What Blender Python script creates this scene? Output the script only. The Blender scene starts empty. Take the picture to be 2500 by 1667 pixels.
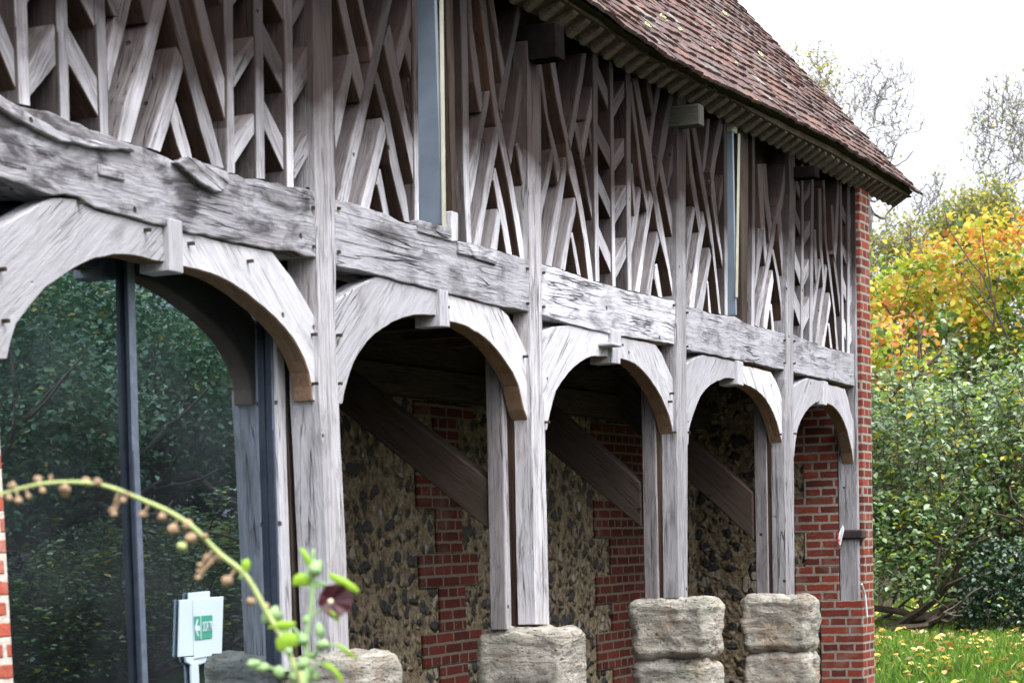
import bpy, bmesh, math, random
import numpy as np
from mathutils import Vector, Matrix, noise
random.seed(7); rng = np.random.default_rng(7)
SC = bpy.context.scene
COL = SC.collection

# ------------------------------------------------------------------ camera
F, CX, PY = 5315.0, 1250.0, 1923.5            # focal length and principal point in photo pixels
CAM = np.array([-7.86, -4.24, 1.5])
RT = np.array([[0.3982749, -0.1146438, 0.9100736],
               [-0.9167594, -0.0167755, 0.3990876],
               [-0.0304860, -0.9932650, -0.1117821]])   # camera (right, down, forward) -> world
cam = bpy.data.cameras.new('camera'); camo = bpy.data.objects.new('camera', cam); COL.objects.link(camo)
m = Matrix(((RT[0][0], -RT[0][1], -RT[0][2], CAM[0]), (RT[1][0], -RT[1][1], -RT[1][2], CAM[1]),
            (RT[2][0], -RT[2][1], -RT[2][2], CAM[2]), (0, 0, 0, 1)))
camo.matrix_world = m
cam.sensor_width = 36; cam.lens = F / 2500 * 36
cam.shift_y = (PY - 833.5) / 2500
cam.clip_start = 0.1; cam.clip_end = 2000
cam.dof.use_dof = True; cam.dof.focus_distance = 15.0; cam.dof.aperture_fstop = 6.3
SC.camera = camo

# ------------------------------------------------------------------ world, sun, exposure
SUN_EL, SUN_ROT = math.radians(56), math.radians(205)
wd = bpy.data.worlds.new('World'); SC.world = wd; wd.use_nodes = True
nt = wd.node_tree; nt.nodes.clear()
sky = nt.nodes.new('ShaderNodeTexSky'); sky.sky_type = 'NISHITA'; sky.sun_disc = False
sky.sun_elevation = SUN_EL; sky.sun_rotation = SUN_ROT; sky.dust_density = 4.0; sky.air_density = 1.2
hs = nt.nodes.new('ShaderNodeHueSaturation'); hs.inputs['Saturation'].default_value = 0.22   # cloud cover
mx = nt.nodes.new('ShaderNodeMix'); mx.data_type = 'RGBA'; mx.inputs[0].default_value = 0.5
mx.inputs[7].default_value = (7.3, 7.6, 8.6, 1)
bg = nt.nodes.new('ShaderNodeBackground'); bg.inputs[1].default_value = 0.13
ow = nt.nodes.new('ShaderNodeOutputWorld')
nt.links.new(sky.outputs[0], hs.inputs['Color']); nt.links.new(hs.outputs[0], mx.inputs[6])
tcw = nt.nodes.new('ShaderNodeTexCoord'); spw = nt.nodes.new('ShaderNodeSeparateXYZ'); nt.links.new(tcw.outputs['Generated'], spw.inputs[0])
gr = nt.nodes.new('ShaderNodeMapRange'); gr.inputs[1].default_value = 0; gr.inputs[2].default_value = 1; gr.inputs[3].default_value = .46; gr.inputs[4].default_value = 2.6
nt.links.new(spw.outputs[2], gr.inputs[0])                      # overcast sky: brightest overhead
ml = nt.nodes.new('ShaderNodeVectorMath'); ml.operation = 'SCALE'
nt.links.new(mx.outputs[2], ml.inputs[0]); nt.links.new(gr.outputs[0], ml.inputs['Scale'])
nt.links.new(ml.outputs[0], bg.inputs[0]); nt.links.new(bg.outputs[0], ow.inputs[0])
sl = bpy.data.lights.new('sun', 'SUN'); sl.energy = 0.8; sl.angle = math.radians(25); sl.color = (1, 0.96, 0.9)
so = bpy.data.objects.new('sun', sl); COL.objects.link(so)
sd = Vector((math.sin(SUN_ROT) * math.cos(SUN_EL), math.cos(SUN_ROT) * math.cos(SUN_EL), math.sin(SUN_EL)))
so.rotation_euler = sd.to_track_quat('Z', 'Y').to_euler(); so.location = sd * 60
SC.view_settings.view_transform = 'Standard'; SC.view_settings.look = 'None'
SC.view_settings.gamma = 1; SC.view_settings.exposure = 1.25
SC.cycles.max_bounces = 6; SC.cycles.transparent_max_bounces = 12; SC.cycles.use_denoising = True

# ------------------------------------------------------------------ pixel -> world
def ray(x, y): return RT @ np.array([x - CX, y - PY, F])
def at(x, y, y0=0.0):
    d = ray(x, y); return CAM + d * ((y0 - CAM[1]) / d[1])
def atx(x, y, x0):
    d = ray(x, y); return CAM + d * ((x0 - CAM[0]) / d[0])
def ptz(x, y, Z): return CAM + ray(x, y) * (Z / F)

# ------------------------------------------------------------------ node helpers
class NB:
    def __init__(s, name):
        s.m = bpy.data.materials.new(name); s.m.use_nodes = True
        s.t = s.m.node_tree; s.t.nodes.clear()
        s.out = s.t.nodes.new('ShaderNodeOutputMaterial')
    def n(s, typ, **kw):
        nd = s.t.nodes.new(typ)
        for k, v in kw.items(): setattr(nd, k, v)
        return nd
    def l(s, a, b): s.t.links.new(a, b)
    def setin(s, sock, v):
        if hasattr(v, 'is_linked') or isinstance(v, bpy.types.NodeSocket): s.l(v, sock)
        else: sock.default_value = v
    def coord(s, kind='Object', scale=(1, 1, 1), loc=None, src=None):
        if src is None:
            tc = s.n('ShaderNodeTexCoord'); src = tc.outputs[kind]
        mp = s.n('ShaderNodeMapping'); mp.inputs['Scale'].default_value = scale
        s.l(src, mp.inputs['Vector'])
        if loc is not None: s.setin(mp.inputs['Location'], loc)
        return mp.outputs[0]
    def world(s): return s.n('ShaderNodeNewGeometry').outputs['Position']
    def noise(s, v, scale, det=4, rough=.55, dist=0):
        nd = s.n('ShaderNodeTexNoise'); nd.inputs['Scale'].default_value = scale
        nd.inputs['Detail'].default_value = det; nd.inputs['Roughness'].default_value = rough
        nd.inputs['Distortion'].default_value = dist
        s.l(v, nd.inputs['Vector']); return nd.outputs['Fac']
    def ramp(s, f, stops, interp='LINEAR'):
        r = s.n('ShaderNodeValToRGB'); r.color_ramp.interpolation = interp
        e = r.color_ramp.elements
        while len(e) > 1: e.remove(e[-1])
        e[0].position = stops[0][0]; e[0].color = (*stops[0][1], 1)
        for p, c in stops[1:]:
            k = e.new(p); k.color = (*c, 1)
        s.l(f, r.inputs[0]); return r.outputs[0]
    def mix(s, f, a, b, mode='MIX'):
        x = s.n('ShaderNodeMix', data_type='RGBA', blend_type=mode)
        for sock, v in ((x.inputs[0], f), (x.inputs[6], a), (x.inputs[7], b)):
            if isinstance(v, tuple) and len(v) == 3: v = (*v, 1)
            s.setin(sock, v)
        return x.outputs[2]
    def math(s, op, a, b=0.0):
        x = s.n('ShaderNodeMath', operation=op); s.setin(x.inputs[0], a); s.setin(x.inputs[1], b); return x.outputs[0]
    def mr(s, f, a, b, c=0.0, d=1.0):
        x = s.n('ShaderNodeMapRange'); s.l(f, x.inputs[0])
        for i, v in enumerate((a, b, c, d)): x.inputs[i + 1].default_value = v
        return x.outputs[0]
    def bsdf(s, col, rough=.8, h=None, bstr=.5, bdist=.01, spec=.3, metal=0):
        p = s.n('ShaderNodeBsdfPrincipled')
        if isinstance(col, tuple): col = (*col[:3], 1)
        s.setin(p.inputs['Base Color'], col); s.setin(p.inputs['Roughness'], rough)
        p.inputs['Specular IOR Level'].default_value = spec; p.inputs['Metallic'].default_value = metal
        if h is not None:
            b = s.n('ShaderNodeBump'); b.inputs['Strength'].default_value = bstr; b.inputs['Distance'].default_value = bdist
            s.l(h, b.inputs['Height']); s.l(b.outputs[0], p.inputs['Normal'])
        s.l(p.outputs[0], s.out.inputs[0]); s.p = p
        return s.m

def vrand(b, k=37.0):
    oi = b.n('ShaderNodeObjectInfo')
    c = b.n('ShaderNodeCombineXYZ')
    for i, f in enumerate((k, k * .61, k * 1.7)):
        b.l(b.math('MULTIPLY', oi.outputs['Random'], f), c.inputs[i])
    return oi.outputs['Random'], c.outputs[0]

def wood(name, light, mid, dark, brown, bz=True, bump=.7, nearblack=0.0, bl=(.56, .75, .65)):
    b = NB(name)
    rnd, off = vrand(b)
    v0 = b.coord('Object', (1, 1, 1), off)
    vs = b.coord('Object', (1.6, 34, 34), off)
    vm = b.coord('Object', (.9, 9, 9), off)
    warp = b.noise(v0, 2.2, 3)
    # warp the grain a little
    sub = b.n('ShaderNodeVectorMath', operation='ADD')
    cw = b.n('ShaderNodeCombineXYZ'); b.l(b.math('MULTIPLY', warp, 2.2), cw.inputs[1]); b.l(b.math('MULTIPLY', warp, 2.2), cw.inputs[2])
    b.l(vs, sub.inputs[0]); b.l(cw.outputs[0], sub.inputs[1])
    f1 = b.noise(sub.outputs[0], 1.6, 6, .65); f2 = b.noise(sub.outputs[0], 4.2, 4, .6)
    fine = b.math('ADD', b.math('MULTIPLY', f1, .55), b.math('MULTIPLY', f2, .45))
    med = b.noise(vm, 1.5, 4, .6, .4)
    blot = b.noise(b.coord('Object', (3.2, 9, 9), off), 1.3, 6, .65, .6)
    col = b.ramp(fine, [(.28, dark), (.42, mid), (.54, light), (.72, tuple(min(1, c * 1.12) for c in light))])
    col = b.mix(b.mr(med, .35, .62, .0, .5), col, mid)
    col = b.mix(b.mr(blot, bl[0], bl[1], 0, bl[2]), col, dark)
    # open cracks along the grain
    vc = b.coord('Object', (.55, 15, 15), off)
    cr = b.noise(vc, 1.35, 3, .5, .3)
    crack = b.mr(b.math('ABSOLUTE', b.math('SUBTRACT', cr, .5)), .002, .014, 1, 0)
    cmask = b.mr(b.noise(v0, 1.9, 2), .47, .62, 0, 1)
    crack = b.math('MULTIPLY', crack, cmask)
    col = b.mix(b.math('MULTIPLY', crack, .62), col, tuple(c * .18 for c in dark))
    # peg holes / knots
    vo = b.n('ShaderNodeTexVoronoi'); vo.inputs['Scale'].default_value = 5.5; b.l(v0, vo.inputs['Vector'])
    hole = b.mr(vo.outputs['Distance'], .045, .07, 1, 0)
    col = b.mix(b.math('MULTIPLY', hole, .85), col, (.03, .02, .02))
    # unbleached heartwood patches, different on each member; sheltered wood browner, eave shade painted in
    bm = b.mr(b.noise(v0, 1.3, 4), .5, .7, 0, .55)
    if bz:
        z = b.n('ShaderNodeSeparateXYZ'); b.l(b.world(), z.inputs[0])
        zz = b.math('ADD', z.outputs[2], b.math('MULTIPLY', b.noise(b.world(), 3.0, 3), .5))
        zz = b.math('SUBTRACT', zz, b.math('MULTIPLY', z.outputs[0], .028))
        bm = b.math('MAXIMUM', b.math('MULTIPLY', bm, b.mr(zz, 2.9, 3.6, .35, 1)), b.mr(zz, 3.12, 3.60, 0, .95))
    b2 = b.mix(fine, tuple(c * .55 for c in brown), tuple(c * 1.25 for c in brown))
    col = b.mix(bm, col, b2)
    tone = b.mr(rnd, 0, 1, .66, 1.15)
    cc = b.n('ShaderNodeCombineXYZ')
    for i in range(3): b.l(tone, cc.inputs[i])
    col = b.mix(1.0, col, cc.outputs[0], 'MULTIPLY')
    h = b.math('SUBTRACT', b.math('ADD', b.math('MULTIPLY', fine, .6), b.math('MULTIPLY', blot, .5)), b.math('MULTIPLY', crack, 1.6))
    h = b.math('SUBTRACT', h, b.math('MULTIPLY', hole, 1.2))
    return b.bsdf(col, .9, h, bump, .012, .03)

M = {}
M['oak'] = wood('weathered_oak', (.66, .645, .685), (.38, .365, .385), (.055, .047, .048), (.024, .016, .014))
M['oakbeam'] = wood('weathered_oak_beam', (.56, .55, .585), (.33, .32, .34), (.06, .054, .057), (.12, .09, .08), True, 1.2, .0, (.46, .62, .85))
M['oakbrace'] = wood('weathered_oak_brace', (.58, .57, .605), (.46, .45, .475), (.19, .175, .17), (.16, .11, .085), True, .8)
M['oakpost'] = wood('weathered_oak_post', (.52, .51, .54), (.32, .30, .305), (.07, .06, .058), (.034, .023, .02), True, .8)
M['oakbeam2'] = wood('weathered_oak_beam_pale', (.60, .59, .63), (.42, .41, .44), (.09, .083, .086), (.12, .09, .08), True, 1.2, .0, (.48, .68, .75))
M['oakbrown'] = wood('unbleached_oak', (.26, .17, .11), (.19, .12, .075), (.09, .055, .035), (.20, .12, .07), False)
M['oakshade'] = wood('shaded_brown_oak', (.07, .046, .036), (.042, .026, .02), (.018, .011, .009), (.09, .045, .028), False)  # brown recess wood, darkened further to carry the shade of down faces
M['oaksideshade'] = wood('shaded_grey_oak', (.30, .28, .285), (.17, .155, .157), (.05, .042, .042), (.026, .017, .015))  # darker copy of the grey oak, with side-face shade in its colour
M['oakstudshade'] = wood('shaded_stud_oak', (.15, .135, .135), (.09, .078, .076), (.03, .025, .024), (.026, .017, .015))  # stud sides: recess shade painted as a dark oak
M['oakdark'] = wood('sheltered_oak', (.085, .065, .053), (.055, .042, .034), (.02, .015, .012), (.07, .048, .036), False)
M['oakgreen'] = wood('lichened_oak', (.07, .07, .055), (.05, .05, .038), (.05, .05, .035), (.12, .09, .06), False)

def infill_mat():
    b = NB('dark_infill'); w = b.world()
    c = b.ramp(b.noise(w, 9, 4), [(.3, (.018, .013, .011)), (.6, (.05, .033, .025)), (.8, (.10, .055, .035))])
    return b.bsdf(c, .95, b.noise(w, 40, 3), .4, .01, .0)
M['infill'] = infill_mat()

def brick_mat(name, c1, c2, mort, rowh=.066, bw=.232, msize=.011, bstr=1.0):
    b = NB(name); w = b.world()
    sp = b.n('ShaderNodeSeparateXYZ'); b.l(w, sp.inputs[0])
    nz = b.noise(w, 26, 3)
    u = b.math('ADD', b.math('ADD', sp.outputs[0], sp.outputs[1]), b.math('MULTIPLY', b.math('SUBTRACT', nz, .5), .012))
    v = b.math('ADD', sp.outputs[2], b.math('MULTIPLY', b.math('SUBTRACT', b.noise(w, 19, 3), .5), .012))
    cb = b.n('ShaderNodeCombineXYZ'); b.l(u, cb.inputs[0]); b.l(v, cb.inputs[1])
    br = b.n('ShaderNodeTexBrick'); b.l(cb.outputs[0], br.inputs['Vector'])
    br.inputs['Scale'].default_value = 1; br.inputs['Brick Width'].default_value = bw
    br.inputs['Row Height'].default_value = rowh; br.inputs['Mortar Size'].default_value = msize
    br.inputs['Mortar Smooth'].default_value = .25; br.inputs['Bias'].default_value = 0
    br.offset = .5; br.squash = .55; br.squash_frequency = 3
    br.inputs['Color1'].default_value = (*c1, 1); br.inputs['Color2'].default_value = (*c2, 1)
    br.inputs['Mortar'].default_value = (*mort, 1)
    n2 = b.noise(w, 60, 4); n3 = b.noise(w, 5, 3)
    col = b.mix(b.mr(n2, .3, .75, .0, .45), br.outputs['Color'], tuple(c * .35 for c in c1))
    col = b.mix(b.mr(n3, .55, .75, 0, .3), col, mort)
    sn = b.noise(w, 130, 2); col = b.mix(b.mr(sn, .70, .76, 0, .8), col, (.5, .48, .44))
    h = b.math('ADD', b.math('MULTIPLY', b.math('SUBTRACT', 1.0, br.outputs['Fac']), .9), b.math('MULTIPLY', n2, .35))
    return b.bsdf(col, .92, h, bstr, .012, .05)
M['brick'] = brick_mat('red_brick', (.28, .06, .036), (.085, .028, .024), (.30, .275, .235))
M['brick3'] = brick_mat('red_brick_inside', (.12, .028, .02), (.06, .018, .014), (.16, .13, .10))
M['brick2'] = brick_mat('red_brick_near', (.45, .11, .07), (.36, .10, .07), (.6, .57, .5), .0655, .232, .014)

def flint_mat():
    b = NB('flint_masonry'); w = b.world()
    wn = b.n('ShaderNodeTexNoise'); wn.inputs['Scale'].default_value = 7; b.l(w, wn.inputs['Vector'])
    ad = b.n('ShaderNodeVectorMath', operation='MULTIPLY_ADD'); b.l(wn.outputs['Color'], ad.inputs[0])
    ad.inputs[1].default_value = (.16, .16, .16); b.l(w, ad.inputs[2])
    mp = b.n('ShaderNodeMapping'); mp.inputs['Scale'].default_value = (1, 1, 1.25); b.l(ad.outputs[0], mp.inputs[0])
    vo = b.n('ShaderNodeTexVoronoi'); vo.inputs['Scale'].default_value = 11; vo.inputs['Randomness'].default_value = .9
    b.l(mp.outputs[0], vo.inputs['Vector'])
    sep = b.n('ShaderNodeSeparateXYZ'); b.l(vo.outputs['Color'], sep.inputs[0])
    rad = b.mr(sep.outputs[0], 0, 1, .10, .62)
    d = b.math('SUBTRACT', rad, vo.outputs['Distance'])
    core = b.mr(d, 0.0, .07, 0, 1)
    dark = b.mix(b.noise(w, 45, 3), (.012, .013, .016), (.09, .085, .085))
    dark = b.mix(b.mr(sep.outputs[1], .72, .8, 0, .8), dark, (.34, .30, .25))
    mort = b.ramp(b.noise(w, 28, 5, .65), [(.3, (.06, .046, .03)), (.55, (.21, .168, .11)), (.8, (.36, .30, .20))])
    col = b.mix(core, mort, dark)
    h = b.math('ADD', b.mr(d, -.25, .12, 0, 1.2), b.math('MULTIPLY', b.noise(w, 24, 5, .6), .8))
    return b.bsdf(col, .85, h, 1.0, .04, .08)
M['flint'] = flint_mat()

def stone_mat():
    b = NB('old_sandstone'); w = b.world()
    n1 = b.noise(w, 5, 5, .6); n2 = b.noise(w, 30, 6, .7); n3 = b.noise(w, 90, 3, .6)
    mp = b.n('ShaderNodeMapping'); mp.inputs['Scale'].default_value = (1, 1, 4); b.l(w, mp.inputs[0])
    ly = b.noise(mp.outputs[0], 7, 5, .6, .5)
    col = b.ramp(ly, [(.3, (.20, .18, .155)), (.48, (.36, .33, .28)), (.7, (.52, .49, .43))])
    col = b.mix(b.mr(n1, .52, .68, 0, .55), col, (.33, .21, .12))
    col = b.mix(b.mr(b.noise(w, 3.3, 4), .5, .7, 0, .5), col, (.2, .22, .17))
    pit = b.mr(b.noise(mp.outputs[0], 34, 4, .55), .30, .40, 1, 0)
    col = b.mix(b.math('MULTIPLY', pit, .85), col, (.05, .04, .035))
    col = b.mix(b.mr(n3, .6, .75, 0, .5), col, (.6, .59, .55))
    h = b.math('SUBTRACT', b.math('ADD', b.math('MULTIPLY', n2, .8), b.math('MULTIPLY', ly, .9)), b.math('MULTIPLY', pit, .7))
    return b.bsdf(col, .92, h, 1.0, .026, .05)
M['stone'] = stone_mat()

def island_mat(name, stops, rough=.6, translucent=0.0, spec=.4, nscale=None, bump=0):
    b = NB(name)
    g = b.n('ShaderNodeNewGeometry')
    col = b.ramp(g.outputs['Random Per Island'], stops, 'LINEAR')
    h = None
    if nscale:
        n = b.noise(g.outputs['Position'], nscale, 5, .65)
        col = b.mix(b.mr(n, .45, .7, 0, .6), col, tuple(c * .3 for c in stops[0][1]))
        n2 = b.noise(g.outputs['Position'], nscale * 2.6, 3)
        col = b.mix(b.mr(n2, .64, .72, 0, .7), col, (.42, .42, .34))
        h = n
    mt = b.bsdf(col, rough, h, bump, .01, spec)
    if translucent:
        tr = b.n('ShaderNodeBsdfTranslucent'); b.l(col, tr.inputs[0])
        ms = b.n('ShaderNodeMixShader'); ms.inputs[0].default_value = translucent
        b.l(b.p.outputs[0], ms.inputs[1]); b.l(tr.outputs[0], ms.inputs[2]); b.l(ms.outputs[0], b.out.inputs[0])
    return mt
M['tile'] = island_mat('clay_tile', [(0, (.085, .058, .052)), (.3, (.14, .088, .08)), (.6, (.11, .075, .07)), (.75, (.19, .10, .075)), (.88, (.13, .098, .09)), (.95, (.22, .20, .185)), (1, (.08, .058, .054))], .85, 0, .1, 22, .6)
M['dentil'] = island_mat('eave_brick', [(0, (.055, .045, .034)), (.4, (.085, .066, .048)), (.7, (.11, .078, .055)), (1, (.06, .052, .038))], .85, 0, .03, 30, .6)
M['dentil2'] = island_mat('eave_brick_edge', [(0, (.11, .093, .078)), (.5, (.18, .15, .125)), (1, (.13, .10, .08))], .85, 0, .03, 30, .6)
GREEN = [(0, (.065, .13, .045)), (.35, (.10, .185, .065)), (.7, (.145, .24, .08)), (1, (.21, .31, .09))]
M['leafgreen'] = island_mat('leaf_green', GREEN, .27, .28, .9)
M['leafyellow'] = island_mat('leaf_yellow', [(0, (.50, .36, .04)), (.5, (.66, .48, .06)), (1, (.46, .44, .06))], .5, .4)
M['leaforange'] = island_mat('leaf_orange', [(0, (.58, .22, .05)), (.5, (.64, .34, .06)), (1, (.38, .10, .04))], .5, .4)
M['leafpale'] = island_mat('leaf_pale', [(0, (.17, .26, .12)), (.5, (.26, .36, .18)), (1, (.36, .44, .27))], .3, .3, .9)
M['leaflime'] = island_mat('leaf_lime', [(0, (.25, .36, .03)), (.6, (.40, .46, .04)), (1, (.14, .27, .03))], .5, .4)
M['leafolive'] = island_mat('leaf_olive', [(0, (.16, .19, .05)), (.6, (.28, .30, .08)), (1, (.42, .38, .06))], .6, .3)
M['leafivy'] = island_mat('leaf_ivy', [(0, (.012, .035, .016)), (.6, (.02, .055, .025)), (1, (.045, .085, .03))], .3, .1, .7)
M['leafdark'] = island_mat('leaf_orchard', [(0, (.06, .14, .06)), (.6, (.10, .21, .09)), (.965, (.14, .25, .11)), (.975, (.5, .36, .06)), (1, (.5, .36, .06))], .35, .25, .6)
M['fallen'] = island_mat('fallen_leaf', [(0, (.6, .4, .05)), (.4, (.7, .5, .12)), (.7, (.4, .17, .05)), (1, (.72, .6, .3))], .7, .2)
M['grassblade'] = island_mat('grass_blade', [(0, (.07, .16, .015)), (.5, (.12, .25, .025)), (.9, (.2, .34, .04)), (1, (.4, .38, .12))], .5, .3)

def plain(name, col, rough=.7, spec=.3, metal=0, ns=30, var=.25, bstr=.2):
    b = NB(name); v = b.coord('Object')
    n = b.noise(v, ns, 5)
    c = b.mix(b.mr(n, .3, .7, 0, 1), tuple(x * (1 - var) for x in col), tuple(min(1, x * (1 + var)) for x in col))
    return b.bsdf(c, rough, n, bstr, .004, spec, metal)
M['navy'] = plain('dark_blue_frame', (.022, .028, .045), .45, .5)
M['navy2'] = plain('slate_blue_frame', (.085, .105, .145), .45, .5)
M['jamb'] = plain('blue_grey_lining', (.17, .205, .25), .5, .4, 0, 8, .12)
M['cream'] = plain('cream_paint', (.34, .33, .26), .6, .3, 0, 12, .15)
M['iron'] = plain('rusty_iron', (.045, .03, .03), .6, .5, .4)
M['white'] = plain('white_plastic', (.72, .76, .80), .4, .4, 0, 5, .04, .05)
M['signwhite'] = plain('sign_white', (.44, .52, .58), .4, .4, 0, 5, .04, .05)
M['signgreen'] = plain('sign_green', (.04, .24, .16), .5, .4, 0, 5, .05, .05)
M['tapered'] = plain('red_tape', (.6, .05, .05), .5)
M['bark'] = plain('bark', (.10, .08, .06), .9, .1, 0, 25, .5, .8)
M['barkgrey'] = plain('twig_grey', (.17, .15, .14), .9, .1, 0, 25, .4, .3)
M['stem'] = plain('hollyhock_stem', (.34, .40, .15), .6, .3, 0, 20, .2)
M['pod'] = plain('seed_pod_tan', (.30, .21, .13), .8, .2, 0, 60, .4, .6)
M['bud'] = plain('bud_green', (.25, .38, .16), .7, .3, 0, 60, .2, .4)
M['hleaf'] = island_mat('hollyhock_leaf', [(0, (.30, .52, .03)), (1, (.38, .58, .05))], .5, .45)
M['nearblack'] = plain('near_black_oak', (.009, .007, .007), .95, 0)  # even near-black tone for the tie beam ends
M['petal'] = plain('maroon_petal', (.04, .004, .010), .5, .4, 0, 40, .4)
M['pollen'] = plain('pale_stamen', (.75, .68, .45), .7)
M['render'] = plain('pale_render', (.42, .39, .41), .9, .2, 0, 4, .08)
M['floor'] = plain('unseen_dark_earth', (.04, .034, .03), .95, .1, 0, 6, .4)
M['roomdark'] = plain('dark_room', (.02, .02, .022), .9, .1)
M['moss'] = plain('lichen_rosette', (.42, .44, .25), .9, .1, 0, 60, .3)

def glass_mat(name, refl, tint):
    b = NB(name)
    gl = b.n('ShaderNodeBsdfGlossy'); gl.inputs['Roughness'].default_value = .0; gl.inputs['Color'].default_value = (.70, .86, 1.0, 1)
    tr = b.n('ShaderNodeBsdfTransparent'); tr.inputs[0].default_value = (*tint, 1)
    fr = b.n('ShaderNodeFresnel'); fr.inputs[0].default_value = 1.5
    f = b.math('ADD', b.math('MULTIPLY', fr.outputs[0], 1.0), refl)
    n = b.noise(b.world(), .9, 2); bp = b.n('ShaderNodeBump'); bp.inputs['Strength'].default_value = .02; bp.inputs['Distance'].default_value = .02
    b.l(n, bp.inputs['Height']); b.l(bp.outputs[0], gl.inputs['Normal'])
    ms = b.n('ShaderNodeMixShader'); b.l(f, ms.inputs[0]); b.l(tr.outputs[0], ms.inputs[1]); b.l(gl.outputs[0], ms.inputs[2])
    # thin film of dust
    df = b.n('ShaderNodeBsdfDiffuse'); df.inputs[0].default_value = (.4, .45, .5, 1)
    m2 = b.n('ShaderNodeMixShader'); b.l(b.mr(b.noise(b.world(), 1.7, 4), .35, .75, .01, .055), m2.inputs[0])
    b.l(ms.outputs[0], m2.inputs[1]); b.l(df.outputs[0], m2.inputs[2]); b.l(m2.outputs[0], b.out.inputs[0])
    return b.m
M['glass'] = glass_mat('window_glass', .27, (.55, .6, .62))

def ground_mat():
    b = NB('garden_ground'); w = b.world()
    c = b.ramp(b.noise(w, 3, 6), [(.3, (.03, .04, .015)), (.55, (.045, .07, .018)), (.75, (.07, .085, .03))])
    return b.bsdf(c, .95, b.noise(w, 30, 4), .6, .03, .1)
M['ground'] = ground_mat()

# ------------------------------------------------------------------ object helpers
def tag(o, label=None, cat=None, group=None, kind=None):
    if label: o['label'] = label
    if cat: o['category'] = cat
    if group: o['group'] = group
    if kind: o['kind'] = kind
    return o
def link(name, me, mat, parent=None, ploc=None):
    o = bpy.data.objects.new(name, me); COL.objects.link(o)
    if mat is not None:
        for mm in (mat if isinstance(mat, (list, tuple)) else [mat]): me.materials.append(mm)
    if parent is not None: o.parent = parent
    return o
def empty(name, loc, label, cat, group=None):
    o = bpy.data.objects.new(name, None); COL.objects.link(o); o.location = loc; o.empty_display_size = .2
    return tag(o, label, cat, group)
def bevel(o, w=.004):
    md = o.modifiers.new('bevel', 'BEVEL'); md.width = w; md.segments = 1; md.limit_method = 'ANGLE'; md.angle_limit = math.radians(50)
def densify(P, step, amp):
    out = []
    n = len(P)
    for i in range(n):
        a = np.array(P[i]); c = np.array(P[(i + 1) % n]); L = np.linalg.norm(c - a)
        k = max(1, int(L / step))
        d = (c - a) / max(L, 1e-6); nn = np.array([-d[1], d[0]])
        for j in range(k):
            p = a + (c - a) * j / k
            if j: p = p + nn * (noise.noise(Vector((p[0] * 7, p[1] * 7, i * 3.1))) * amp * 2 + random.uniform(-.35, .35) * amp)
            out.append(p)
    return out
def prism_xz(name, pix, y0, depth, mat, parent=None, axis=None, amp=.002, step=.09, bev=.004, world=False):
    """prism whose front outline lies in the plane y=y0; local X runs along its grain"""
    W = [np.array(p) for p in pix] if world else [at(x, y, y0)[[0, 2]] for x, y in pix]
    P0 = np.array(W); c = P0.mean(0)
    if axis is None:
        u, s, vt = np.linalg.svd(P0 - c); ax = vt[0]
        if ax[0] < 0: ax = -ax
    else: ax = np.array(axis, float); ax /= np.linalg.norm(ax)
    phi = math.atan2(ax[1], ax[0]); ez = np.array([-ax[1], ax[0]])
    if amp: W = densify(W, step, amp)
    L = [((p - c) @ ax, (p - c) @ ez) for p in W]
    area = sum(L[i][0] * L[(i + 1) % len(L)][1] - L[(i + 1) % len(L)][0] * L[i][1] for i in range(len(L)))
    if area < 0: L = L[::-1]
    n = len(L)
    V = [(x, 0, z) for x, z in L] + [(x, depth, z) for x, z in L]
    Fc = [list(range(n)), list(range(2 * n - 1, n - 1, -1))] + [[(i + 1) % n, i, n + i, n + (i + 1) % n] for i in range(n)]
    me = bpy.data.meshes.new(name); me.from_pydata(V, [], Fc); me.update()
    o = link(name, me, mat, parent)
    o.location = (c[0], y0, c[1]); o.rotation_euler = (0, -phi, 0)
    if bev: bevel(o, bev)
    return o
def box(name, lo, hi, mat, parent=None, bev=.004, along=0, origin=None, sub=None, jit=0):
    lo = np.array(lo, float); hi = np.array(hi, float); c = (lo + hi) / 2
    bm = bmesh.new(); bmesh.ops.create_cube(bm, size=1)
    d = hi - lo
    if along == 2: # grain vertical: local X up
        for v in bm.verts: v.co = Vector((v.co.x * d[2], v.co.y * d[1], v.co.z * d[0]))
    elif along == 1:
        for v in bm.verts: v.co = Vector((v.co.x * d[1], v.co.y * d[0], v.co.z * d[2]))
    else:
        for v in bm.verts: v.co = Vector((v.co.x * d[0], v.co.y * d[1], v.co.z * d[2]))
    me = bpy.data.meshes.new(name); bm.to_mesh(me); bm.free()
    o = link(name, me, mat, parent); o.location = c
    if along == 2: o.rotation_euler = (0, -math.pi / 2, 0)
    if along == 1: o.rotation_euler = (0, 0, math.pi / 2)
    if bev: bevel(o, bev)
    return o
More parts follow.
